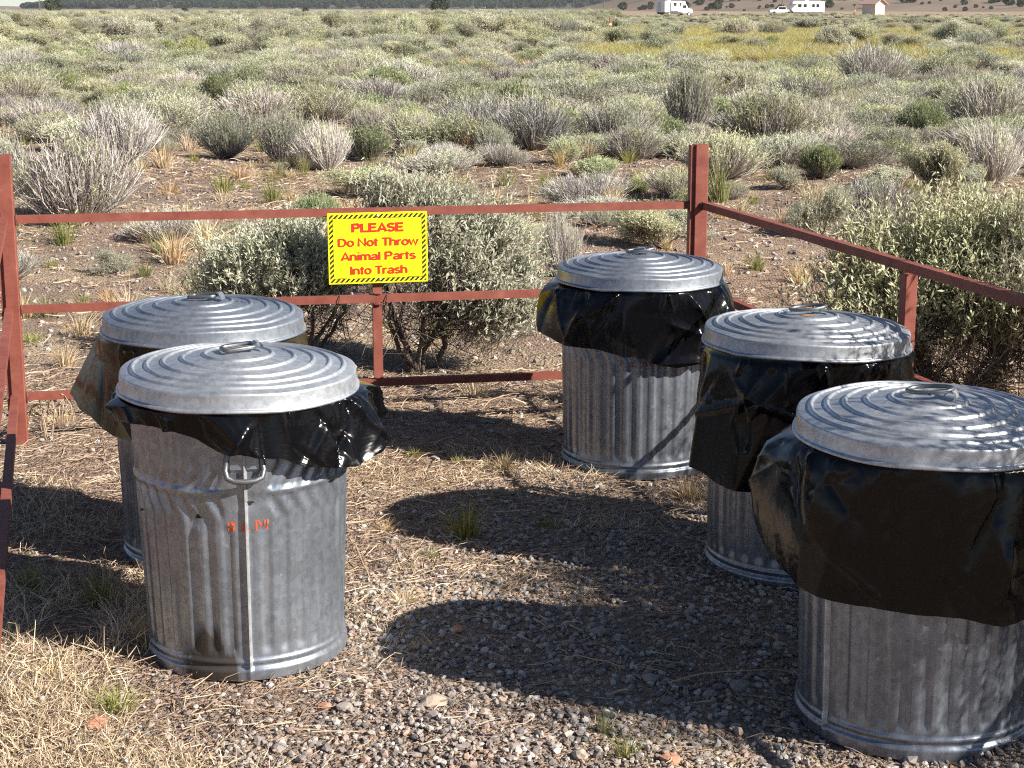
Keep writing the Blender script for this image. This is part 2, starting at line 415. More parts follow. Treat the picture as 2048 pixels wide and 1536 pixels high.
# ================================================================== FENCE (one welded frame of red-brown steel)
PL = np.array([-1.672, 5.62]); PR = np.array([.668, 6.06])
ZR = (.167, .467, .77)
dirR = np.array([1.221 - .668, 4.001 - 6.06]); dirR /= np.linalg.norm(dirR)
dirL = np.array([.257, -.966])
fence = thing('steel_rail_fence', 'low rust-red welded steel rail fence enclosing the trash cans on three sides', 'fence', (*PL, 0))
def part(mb, name, mat, parent, org):
    mb2 = MB(); mb2.f = mb.f; mb2.n = mb.n; mb2.v = [q - np.asarray(org) for q in mb.v]
    return mb2.build(name, mat, parent)
FO = (PL[0], PL[1], 0)
def lrail(a, b, z, inward, s=.026, th=.0045):
    """angle iron rail between two plan points, flat flange on top, web on the inner side"""
    m = MB(); a3 = np.array([*a, z]); b3 = np.array([*b, z]); u = np.array([*inward, 0.0])
    prism(m, [(0, -s / 2), (0, s / 2), (-s, s / 2), (-s, s / 2 - th), (-th, s / 2 - th), (-th, -s / 2)], a3, b3, u, (0, 0, 1))
    return part(m, 'rail', M['rust'], fence, FO)
backdir = unit(PR - PL); inw = np.array([backdir[1], -backdir[0]])
def fpost(p, h, w, ax, extra=True):
    m = MB(); ax = np.array([*ax, 0.0]); ay = np.array([-ax[1], ax[0], 0.0])
    c = w * .06
    sq = [(-w/2+c, -w/2), (w/2-c, -w/2), (w/2, -w/2+c), (w/2, w/2-c), (w/2-c, w/2), (-w/2+c, w/2), (-w/2, w/2-c), (-w/2, -w/2+c)]
    prism(m, sq, (*p, -.1), (*p, h), ax, ay)
    o = part(m, 'post', M['rust'], fence, FO)
    if extra:      # the second angle iron welded to its side
        m = MB(); q = w * .5
        prism(m, [(-q - .014, -w*.3), (-q - .0005, -w*.3), (-q - .0005, w*.42), (-q - .014, w*.42)], (*p, -.1), (*p, h - .003), ax, ay)
        part(m, 'post_angle', M['rust'], fence, FO)
    return o
fpost(PL, .985, .045, backdir); fpost(PR, .985, .048, backdir)
for z in ZR: lrail(PL + backdir * .025, PR - backdir * .04, z, inw)
# left side towards the camera
PL2 = PL + dirL * 3.85; PL3 = PL + dirL * 3.9
for z in ZR:
    lrail(PL + dirL * .025, PL3, z, (.966, .257))
fpost(PL2, .78 - .03, .04, backdir, False)
# right side
PR2 = np.array([1.057, 4.562]); PR3 = PR + dirR * 4.0
nR = np.array([dirR[1], -dirR[0]])
for z in ZR: lrail(PR + dirR * .026, PR3, z, nR)
mR = MB(); ax = np.array([*nR, 0.0]); ay = np.array([*dirR, 0.0])
for q0 in (PR2, PR + dirR * 3.1): fpost(q0 - nR * .021, .752, .036, dirR, False)
# thin post behind the sign
PS = PL + backdir * 1.225; m = MB()
for z0, z1 in ((ZR[0] + .0185, ZR[1] - .0185), (ZR[1] + .0185, ZR[2] - .02)):
    m = MB(); q = np.array([*PS, 0.0]) + np.array([*inw, 0]) * -.006
    prism(m, [(-.016, 0), (.016, 0), (.016, -.004), (-.012, -.004), (-.012, -.03), (-.016, -.03)], q + (0, 0, z0), q + (0, 0, z1), (*backdir, 0), (inw[0], inw[1], 0))
    part(m, 'upright', M['rust'], fence, FO)
# weld beads and tie wires
def blob(p, r, s=(1, 1, 1), mat='rust_weld', name='weld'):
    bm = bmesh.new(); bmesh.ops.create_icosphere(bm, subdivisions=2, radius=r)
    for q in bm.verts: q.co = Vector((q.co.x * s[0], q.co.y * s[1], q.co.z * s[2])) * (1 + .25 * mnoise.noise(q.co * 150))
    m = MB(); m.add([(q.co + Vector(p))[:] for q in bm.verts], [tuple(w.index for w in f.verts) for f in bm.faces]); bm.free()
    return part(m, name, M[mat], fence, FO)
for z in ZR:
    blob((*(PL + backdir * .027 + inw * .004), z), .013, (.5, .6, 1.5)); blob((*(PR - backdir * .04 + inw * .004), z), .013, (.5, .6, 1.5))
    blob((*(PR + dirR * .03 + nR * .0), z), .012, (.7, .5, 1.4))
for z in (ZR[0] + .019, ZR[1] - .019, ZR[1] + .019):
    blob((*(PS + inw * .001), z), .014, (1.3, .35, .3), 'rust')
for dx, z in ((-.135, ZR[1]), (.03, ZR[1])):
    m = MB(); c = PS + backdir * dx; pts = []
    for k in range(14):
        a = k / 14 * 2 * math.pi; pts.append([*(c + inw * (-.014 + .021 * math.cos(a)) + backdir * .004 * math.sin(2 * a)), z + .024 * math.sin(a)])
    tube(m, pts, .0016, 5, closed=True); part(m, 'tie_wire', M['wire'], fence, FO)

# ================================================================== SIGN
SW, SH = .345, .2465
sc_ = PS + inw * .008 + backdir * .003
sign = thing('warning_sign', 'yellow rectangular sign with red lettering and hazard-striped border on the back rail', 'sign', (*sc_, .647), math.atan2(backdir[1], backdir[0]))
sign.rotation_euler[1] = R(-.25)
m = MB(); box(m, (-SW/2, -.0035, -SH/2), (SW/2, 0, SH/2), 0, .0012); m.build('panel', M['sign_yellow'], sign)
def quads_part(name, quads, y, mat, parent):
    m = MB()
    for q in quads: m.add([(a, y, b) for a, b in q], [tuple(range(len(q)))])
    return m.build(name, mat, parent)
def clip_quad(poly, x0, x1, z0, z1):
    for ax, lim, sg in ((0, x0, 1), (0, x1, -1), (1, z0, 1), (1, z1, -1)):
        out = []
        for i in range(len(poly)):
            a, b = poly[i], poly[(i + 1) % len(poly)]
            da, db = sg * (a[ax] - lim), sg * (b[ax] - lim)
            if da >= 0: out.append(a)
            if da * db < 0:
                q = da / (da - db); out.append((a[0] + (b[0] - a[0]) * q, a[1] + (b[1] - a[1]) * q))
        poly = out
        if not poly: return poly
    return poly
ox, oz = SW/2 - .006, SH/2 - .006; bw = .0125; stripes = []
per = .0172
bands = [(-ox, ox, oz - bw, oz), (-ox, ox, -oz, -oz + bw), (-ox, -ox + bw, -oz + bw, oz - bw), (ox - bw, ox, -oz + bw, oz - bw)]
for x0, x1, z0, z1 in bands:
    for kk in range(-60, 60):
        s0 = kk * per
        poly = clip_quad([(s0 - .5, -.5), (s0 + per * .52 - .5, -.5), (s0 + per * .52 + .5, .5), (s0 + .5, .5)], x0, x1, z0, z1)
        if len(poly) > 2: stripes.append(poly)
quads_part('hazard_border', stripes, -.0041, M['sign_black'], sign)
fx, fz = ox - bw, oz - bw; lw = .0008
quads_part('frame_line', [[(-fx, fz - lw), (fx, fz - lw), (fx, fz), (-fx, fz)], [(-fx, -fz), (fx, -fz), (fx, -fz + lw), (-fx, -fz + lw)],
                          [(-fx, -fz), (-fx + lw, -fz), (-fx + lw, fz), (-fx, fz)], [(fx - lw, -fz), (fx, -fz), (fx, fz), (fx - lw, fz)]], -.0044, M['sign_black'], sign)
def arc(cx, cz, rx, rz, a0, a1, n=9): return [(cx + rx * math.cos(R(a)), cz + rz * math.sin(R(a))) for a in np.linspace(a0, a1, n)]
def bowl(x, cz, w, h): return arc(x + w / 2, cz, w / 2, h / 2, 0, 360, 17)      # closed ring
# glyphs: (advance, strokes); cap height 1, x height .73, stroke centre lines inset by half a stroke
GL = {
 'P': (.72, [[(.09, 0), (.09, 1)], [(.09, .93), (.40, .93)] + arc(.40, .705, .20, .225, 90, -90) + [(.09, .48)]]),
 'L': (.64, [[(.09, 1), (.09, .07), (.60, .07)]]),
 'E': (.70, [[(.63, .93), (.09, .93), (.09, .07), (.65, .07)], [(.09, .52), (.58, .52)]]),
 'A': (.76, [[(.05, 0), (.38, .97), (.71, 0)], [(.18, .28), (.58, .28)]]),
 'S': (.70, [arc(.35, .71, .235, .22, 20, 225, 9) + [(.42, .47)] + arc(.35, .29, .255, .22, 45, -165, 10)]),
 'D': (.76, [[(.09, .02), (.09, .98)], [(.09, .93), (.34, .93)] + arc(.34, .5, .31, .43, 85, -85, 11) + [(.34, .07), (.09, .07)]]),
 'N': (.76, [[(.09, 0), (.09, .95), (.64, .05), (.64, 1)]]),
 'T': (.66, [[(.02, .93), (.64, .93)], [(.33, .93), (.33, 0)]]),
 'I': (.28, [[(.13, 0), (.13, 1)]]),
 'o': (.61, [bowl(.07, .365, .47, .62)]),
 't': (.37, [[(.16, .92), (.16, .16)] + arc(.26, .16, .10, .10, 180, 280, 5), [(.02, .68), (.34, .68)]]),
 'h': (.61, [[(.08, 0), (.08, 1)], [(.08, .45)] + arc(.29, .45, .205, .225, 150, 0, 8) + [(.495, 0)]]),
 'n': (.61, [[(.08, 0), (.08, .73)], [(.08, .45)] + arc(.29, .45, .205, .225, 150, 0, 8) + [(.495, 0)]]),
 'r': (.42, [[(.08, 0), (.08, .73)], [(.08, .42)] + arc(.32, .42, .22, .25, 160, 75, 6)]),
 'w': (.82, [[(.03, .73), (.22, .03), (.40, .70), (.58, .03), (.77, .73)]]),
 'i': (.26, [[(.12, 0), (.12, .73)], [(.12, .87), (.12, 1.0)]]),
 'm': (.91, [[(.08, 0), (.08, .73)], [(.08, .47)] + arc(.26, .47, .18, .205, 150, 0, 7) + [(.44, 0)], [(.44, .47)] + arc(.62, .47, .18, .205, 150, 0, 7) + [(.80, 0)]]),
 'a': (.59, [arc(.30, .50, .19, .175, 165, 0, 8) + [(.49, .1), (.53, 0)], arc(.275, .205, .205, .155, 60, 360, 13)]),
 'l': (.26, [[(.12, 0), (.12, 1)]]),
 's': (.56, [arc(.28, .53, .185, .145, 20, 225, 8) + [(.33, .345)] + arc(.28, .205, .20, .15, 50, -165, 9)]),
 ' ': (.30, [])}
def stroke(mb, pts, w, y, xs_, zs_, x0, z0):
    P = np.array(pts, float); closed = len(P) > 3 and np.allclose(P[0], P[-1])
    if closed: P = P[:-1]
    n = len(P); Lf = []; Rt = []
    for i in range(n):
        a = P[i - 1] if (i > 0 or closed) else None; b = P[(i + 1) % n] if (i < n - 1 or closed) else None
        d1 = unit(P[i] - a) if a is not None else None; d2 = unit(b - P[i]) if b is not None else None
        if d1 is None: d1 = d2
        if d2 is None: d2 = d1
        n1 = np.array([-d1[1], d1[0]]); n2 = np.array([-d2[1], d2[0]]); mm = unit(n1 + n2); q = min(1.6, 1 / max(.3, float(mm @ n1)))
        Lf.append(P[i] + mm * w / 2 * q); Rt.append(P[i] - mm * w / 2 * q)
    V = [(x0 + xs_ * p[0], y, z0 + zs_ * p[1]) for p in Lf + Rt]
    mb.add(V, [(i, (i + 1) % n, n + (i + 1) % n, n + i) for i in range(n if closed else n - 1)])
def text_part(body, width, height, zc, wt, parent):
    tot = sum(GL[c][0] for c in body) - .08; sx = width / tot; mb = MB(); x = -width / 2; k = 0
    for ch in body:
        adv, strokes = GL[ch]
        for st_ in strokes:
            k += 1; stroke(mb, st_, wt, -.0046 - .00006 * (k % 3), sx, height, x, zc - height / 2)
        x += adv * sx
    return mb.build('lettering', M['sign_red'], parent)
text_part('PLEASE', .178, .0292, .0715, .235, sign)
text_part('Do Not Throw', .276, .0282, .0215, .188, sign)
text_part('Animal Parts', .257, .0282, -.0270, .188, sign)
text_part('Into Trash', .198, .0282, -.0760, .188, sign)
for xx, zz in ((0, oz - bw / 2), (.004, -oz + bw / 2)):
    m = MB(); lathe(m, [(.0001, .0012), (.003, .001), (.0045, 0)], 12)
    o = m.build('bolt', M['bolt'], sign); o.location = (xx, -.0047, zz); o.rotation_euler = (R(90), 0, 0)
for x0, x1 in ((-.143, -.110), (.102, .143)):
    quads_part('fine_print', [[(x0, -.1025), (x1, -.1025), (x1, -.1017), (x0, -.1017)]], -.0045, M['sign_black'], sign)

# ================================================================== TRASH CANS
NR = 36; ZB = .435; RIBA = .0046
def can_r(th, z, rb, rt, seam, dents=()):
    """radius of the ribbed can wall at angle th (0 = towards the camera) and height z"""
    base = rb + (rt - rb) * z / .6
    d = (th - seam + math.pi) % (2 * math.pi) - math.pi
    sh = -.155 * np.clip(1 - np.abs(z - ZB) / .062, 0, 1)
    ph = ((th - seam - sh) * NR / (2 * math.pi)) % 1.0
    tri = np.abs(ph - .5) * 2
    trap = np.clip((tri - .5) * 5 + .5, 0, 1)
    act = ss(.050, .078, z) * (1 - ss(.575, .59, z))
    act = act * (1 - (1 - ss(.19, .235, np.abs(d))) * ss(.352, .362, z) * (1 - ss(.565, .58, z)))
    act = act * ss(.03, .05, np.abs(d))
    r = base - RIBA * trap * act
    bead = np.clip(1 - ((z - ZB) / .0075) ** 2, 0, 1) ** .5 * ss(.20, .225, np.abs(d))
    r = np.maximum(r, base + .0035 * bead - (bead < .01) * .02)
    r = r + .0055 * np.clip(1 - (d / .028) ** 2, 0, 1) ** .5 * (d < .006)
    for dt, dz, dr, da in dents: r = r - da * np.exp(-(((th - dt) * .24) ** 2 + (z - dz) ** 2) / dr ** 2)
    # bottom ring, groove and top roll
    r = r + .007 * (1 - ss(.024, .030, z)) + .004 * np.clip(1 - ((z - .042) / .006) ** 2, 0, 1)
    return r

def frame_at(c):
    """unit vectors towards the camera and to its right, at plan point c"""
    tc = unit(-np.asarray(c)); return tc, np.array([-tc[1], tc[0]])

CANZ = .607; CANS = {}
def trash_can(c, label, rb, rt, seam, mat, handles=(), dents=(), holes=(), stencil=None, smat='stencil', lean=(0, 0), flatten=False):
    tc, rv = frame_at(c)
    rz = math.atan2(tc[1], tc[0]) + math.pi / 2       # local -Y looks at the camera
    t0 = thing('trash_can', label, 'trash can', (*c, float(gh(*c)) - .004), rz, 'ribbed galvanised trash cans'); CANS[tuple(c)] = t0
    t0.rotation_euler = (R(lean[0]), R(lean[1]), rz)
    n = NR * 9
    zz = np.unique(np.concatenate([np.linspace(0, .08, 22), np.linspace(.08, .34, 7), np.linspace(.34, CANZ, 42)]))
    th = np.arange(n) * 2 * math.pi / n; TH, ZZ = np.meshgrid(th, zz)
    THw = (TH + math.pi) % (2 * math.pi) - math.pi
    RR = can_r(THw, ZZ, rb, rt, seam, dents)
    V = np.stack([RR * np.sin(TH), -RR * np.cos(TH), ZZ], -1); m = len(zz)
    i, k = np.meshgrid(np.arange(m - 1), np.arange(n), indexing='ij'); l = (k + 1) % n
    mb = MB(); mb.add(V, np.stack([i * n + k, i * n + l, (i + 1) * n + l, (i + 1) * n + k], -1).reshape(-1, 4), 0, True)
    lathe(mb, [(.001, .03), (rb - .004, .03)], 48)
    mb.build('body', mat, t0)
    mb = MB(); tube(mb, [(rt * 1.0 * math.sin(a), -rt * math.cos(a), CANZ) for a in np.linspace(0, 2 * math.pi, 72, endpoint=False)], .006, 6, closed=True)
    mb.build('rim', mat, t0)
    def on(a, z, off): r = float(can_r(np.array(a), np.array(z), rb, rt, seam, dents)) + off; return np.array([r * math.sin(a), -r * math.cos(a), z])
    sm_ = MB(); V = []
    for z_ in np.linspace(.031, .585, 40):
        for a_, o_ in ((-.014, .0010), (-.008, .0052), (.004, .0044), (.020, .0006)): V.append(on(seam + a_, z_, 0) * np.array([1, 1, 1]) + o_ * np.array([math.sin(seam + a_), -math.cos(seam + a_), 0]))
    sm_.add(V, [(q * 4 + w, q * 4 + w + 1, q * 4 + w + 5, q * 4 + w + 4) for q in range(39) for w in range(3)]); sm_.build('side_seam', M['seam'], t0)
    for ha, hz in handles:
        hd = MB(); rr = rb + (rt - rb) * hz / .6; pts = []
        for uu, ww in [(.80 * a_, .9 * b_) for a_, b_ in [(-.042, .018), (-.047, -.006), (-.049, -.025), (-.043, -.042), (-.025, -.0485), (0, -.05), (.025, -.0485), (.043, -.042), (.049, -.025), (.047, -.006), (.042, .018), (.02, .024), (-.02, .024)]]:
            off = (.005 if flatten else .004) + (.022 if flatten else .003) * max(0, -(ww + .004) / .05)
            a = ha + uu / rr; pts.append([(rr + off) * math.sin(a), -(rr + off) * math.cos(a), hz + ww])
        tube(hd, pts, .0062, 8, closed=True); ho = hd.build('side_handle', M['rod'], t0)
        pl = MB(); g_ = [(a, b) for a in np.linspace(-.03, .03, 5) for b in (-.022, .036)]
        V = [[(rr + .006) * math.sin(ha + a / rr), -(rr + .006) * math.cos(ha + a / rr), hz + b] for a, b in g_]
        pl.add(V, [(2 * q, 2 * q + 2, 2 * q + 3, 2 * q + 1) for q in range(4)]); pl.build('handle_plate', mat, ho)
    for ha, hz, hr in holes:
        hm = MB(); pts = [on(ha, hz, .0012)]
        for q in range(12):
            a = q / 12 * 2 * math.pi; rr = hr * (1 + .35 * math.sin(3 * a + ha * 9) + .2 * math.cos(5 * a))
            pts.append(on(ha + rr * 1.3 * math.cos(a) / .24, hz + rr * .8 * math.sin(a), .0012))
        hm.add(pts, [(0, 1 + q, 1 + (q + 1) % 12) for q in range(12)]); hm.build('puncture_hole', M['hole'], t0)
    if stencil:
        sa, sz, hh, shapes = stencil; sm = MB()
        for poly in shapes:      # each stroke a quad in millimetre-like units, subdivided so that it follows the ribs
            (x0, z0), (x1, z1), (x2, z2), (x3, z3) = poly; nu, nv = 8, 3; V = []
            for b in range(nv + 1):
                for a in range(nu + 1):
                    fa, fb = a / nu, b / nv
                    x = (x0 * (1 - fa) + x1 * fa) * (1 - fb) + (x3 * (1 - fa) + x2 * fa) * fb
                    z = (z0 * (1 - fa) + z1 * fa) * (1 - fb) + (z3 * (1 - fa) + z2 * fa) * fb
                    V.append(on(sa + x / .235, sz + z, .0009))
            sm.add(V, [(b * (nu + 1) + a, b * (nu + 1) + a + 1, (b + 1) * (nu + 1) + a + 1, (b + 1) * (nu + 1) + a) for b in range(nv) for a in range(nu)])
        sm.build('stencilled_lettering', M[smat], t0)
    return t0

def rect(x, z, w, h): return [(x, z), (x + w, z), (x + w, z + h), (x, z + h)]
# B L M in broken stencil strokes, origin at the middle of the word
H_ = .0250
BLM = [rect(-.0430, .000, .0035, .011), rect(-.0430, .0145, .0035, .0075), rect(-.0365, .0008, .006, .0045), rect(-.0345, .0055, .0055, .005), rect(-.0345, .0130, .0055, .0075), rect(-.0365, .0195, .005, .004),
       rect(-.0300, .003, .003, .018),
       rect(-.0130, -.001, .0062, .0235), rect(-.0055, -.001, .009, .0042),
       rect(.0160, .000, .0040, .024), [(.0205, .023), (.0255, .023), (.0325, .006), (.0285, .006)], [(.0330, .006), (.0350, .010), (.0395, .0235), (.0350, .0235)], rect(.0405, .000, .0038, .010), rect(.0405, .0135, .0038, .0105)]
BLM_OLD = [rect(-.0430, .003, .004, .016), rect(-.0350, .011, .003, .004), rect(-.0085, .001, .0045, .019), rect(-.003, .001, .009, .004), rect(.0250, .000, .004, .018),
           [(.029, .020), (.034, .020), (.041, .004), (.036, .004)], rect(.0455, .002, .0035, .012)]

cFL = np.array([-.620, 3.770]); cBL = np.array([-.825, 4.48]); cBR = np.array([.412, 5.43]); cMR = np.array([.770, 4.37]); cFR = np.array([.848, 3.37])
trash_can(cFL, 'dented galvanised can with dark stain and orange stencilled letters, frontmost on the left', .2235, .247, .02, M['can_stained'],
          handles=[(0.02, .512), (3.16, .512)], dents=[(-.44, .375, .022, .007), (.07, .418, .016, .004), (-1.0, .45, .05, .006), (-.6, .25, .09, .003)],
          holes=[(-.435, .378, .0052), (.062, .412, .0058), (-1.25, .36, .003)], stencil=(.035, .348, H_, BLM), flatten=True)
trash_can(cBL, 'galvanised can mostly hidden behind the stained front-left can, side handle showing', .232, .249, 1.2, M['can'],
          handles=[(-1.33, .485), (1.8, .485)], dents=[(-1.2, .25, .06, .004)], flatten=True)
trash_can(cBR, 'galvanised can with faded red stencil and dappled shade, farthest back near the corner post', .243, .252, -2.0, M['can'],
          handles=[(1.25, .49), (-1.89, .49)], stencil=(-.05, .362, H_, BLM_OLD), smat='stencil_old')
trash_can(cMR, 'galvanised can between the two other right-hand cans, body nearly covered by its bag', .244, .253, 2.2, M['can'], handles=[(1.3, .49), (-1.8, .49)])
trash_can(cFR, 'galvanised can in shade nearest the camera at the right edge', .240, .253, -.77, M['can'], handles=[(.62, .49), (-2.5, .49)],
          dents=[(.1, .17, .05, .003), (.3, .12, .04, .003)])

# ------------------------------------------------------------------ lids
LR = .268
def lid(c, label, mat, spin, tilt, handle, z0=.605, rust=False, off=(0, 0), marks=None, rl=LR):
    prof = [(rl - .004, .003), (rl - .003, -.001), (rl + .001, -.003), (rl + .0045, -.001), (rl + .0045, .003), (rl + .001, .0055), (rl - .001, .0065), (rl - .0015, .008), (rl - .0028, .034), (rl - .0030, .0365), (rl - .0040, .0392), (rl - .0062, .0408), (rl - .010, .0415)]
    rings = [.885, .765, .63, .47, .285]; zt = lambda r: .0405 + .040 * (1 - (r / rl) ** 1.25)
    rs = set(np.linspace(.004, rl - .014, 40))
    for q in rings: rs |= set(np.linspace(q * rl - .0075, q * rl + .0075, 13))
    for r in sorted(rs, reverse=True):
        b = 0
        for q in rings:
            x = (r - q * rl) / .0054
            if abs(x) < 1: b = max(b, .0056 * (1 - x * x))
        # small step: each ring sits a little higher than the plate outside it
        prof.append((r, zt(r) + b))
    rg = np.random.default_rng(int(abs(spin) * 1000) + 5); dn = [(rg.uniform(0, 6.28), rg.uniform(.3, 1) * rl, rg.uniform(.02, .06), rg.uniform(.001, .0035)) for _ in range(9)]
    def zf(V):
        for a, rr, w, d in dn:
            V[:, 2] -= d * np.exp(-((V[:, 0] - rr * math.cos(a)) ** 2 + (V[:, 1] - rr * math.sin(a)) ** 2) / w ** 2)
        ang = np.arctan2(V[:, 1], V[:, 0]); k = np.clip(np.hypot(V[:, 0], V[:, 1]) / rl, 0, 1) ** 4
        V[:, 2] += k * (.0016 * np.sin(3 * ang + spin) + .0010 * np.sin(7 * ang + 2 * spin)); s = 1 + k * .003 * np.sin(2 * ang + spin)
        V[:, 0] *= s; V[:, 1] *= s; return V
    mb = MB(); lathe(mb, prof, 160, zfun=zf); t0 = mb.build('lid', mat, CANS[tuple(c)]); t0['label'] = label
    t0.location = (off[0], off[1], z0); t0.rotation_euler = (R(tilt[0]), R(tilt[1]), 0)
    top = zt(0)
    hd = MB(); cs, sn = math.cos(spin), math.sin(spin)
    def loc(x, y, z): return (x * cs - y * sn, x * sn + y * cs, z)
    if handle == 'rect':
        w, d = .036, .023; pts = []
        for cx, cy, a0 in ((w - .010, d - .010, 0), (-w + .010, d - .010, 90), (-w + .010, -d + .010, 180), (w - .010, -d + .010, 270)):
            for q in (0, 45, 90): a = R(a0 + q); x, y = cx + .010 * math.cos(a), cy + .010 * math.sin(a); pts.append(loc(x, y, top + .005 + .006 * (x + w) / (2 * w)))
        tube(hd, pts, .0048, 8, closed=True)
    else:
        w, d = (.044, .026) if handle == 'oval' else (.046, .032)
        pts = [loc(w * math.cos(a), d * math.sin(a), top + .006 + .006 * (1 + math.cos(a))) for a in np.linspace(0, 2 * math.pi, 28, endpoint=False)]
        tube(hd, pts, .0045, 8, closed=True)
    ho = hd.build('lift_handle', M['rod'], t0)
    br = MB(); prof2 = [(.030, .001), (.034, .012), (.040, .0185), (.047, .0185), (.053, .011), (.056, .0005)]
    if handle == 'oval': prof2 = [(-.018, .001), (-.015, .014), (-.008, .019), (.012, .019), (.018, .014), (.021, .001)]
    V = []
    for x, z in prof2: V += [loc(x, -.016, top + z), loc(x, .016, top + z)]
    br.add(V, [(2 * q, 2 * q + 1, 2 * q + 3, 2 * q + 2) for q in range(len(prof2) - 1)]); br.build('bracket', mat, t0)
    if rust:
        rm = MB(); pts = [(0, -.035, 0)] + [(.002 + .018 * math.cos(a) * (1 + .3 * math.sin(4 * a)), -.035 + .009 * math.sin(a) * (1 + .4 * math.cos(3 * a)), 0) for a in np.linspace(0, 2 * math.pi, 16, endpoint=False)]
        pts = [(x, y, zt(math.hypot(x, y)) + .0012) for x, y, _ in pts]
        rm.add(pts, [(0, 1 + q, 1 + (q + 1) % 16) for q in range(16)]); rm.build('rust_stain', flat('rust_spot', (.30, .17, .09), .9), t0)
    if marks:
        mm = MB()
        for seg in marks:
            pts = [(x, y, zt(math.hypot(x, y)) + .0022) for x, y in seg]; 
            for a, b in zip(pts[:-1], pts[1:]):
                a = np.array(a); b = np.array(b); s = unit(np.cross(b - a, (0, 0, 1))) * .0022
                mm.add([a - s, b - s, b + s, a + s], [(0, 1, 2, 3)])
        mm.build('marker_scrawl', M['purple_mark'], t0)
    return t0
lid(cFL, 'pale silver ridged lid with square handle on the stained front-left can', M['lid_pale'], .25, (1.0, .8), 'rect', z0=.622)
scr = [[(.075, .022), (.072, .002), (.082, -.006), (.092, .002), (.093, .022)], [(.103, .022), (.103, -.004)], [(.116, .02), (.103, .008), (.118, -.006)]]
lid(cBL, 'blue-grey ridged lid with square handle and purple scrawl, behind on the left', M['lid_blue'], -.35, (.8, .6), 'rect', marks=scr, z0=.618)
lid(cBR, 'blue-grey ridged lid with folded oval handle on the farthest can at the back', M['lid_blue'], 0.0, (.5, .3), 'oval', z0=.606)
lid(cMR, 'dark grey ridged lid with rust spot and round handle, in the middle on the right', M['lid_dark'], .1, (-.6, 1.0), 'round', rust=True, z0=.600)
lid(cFR, 'weathered pale ridged lid with ring handle at the right edge', M['lid_pale'], -.25, (1.5, .8), 'round', z0=.610)

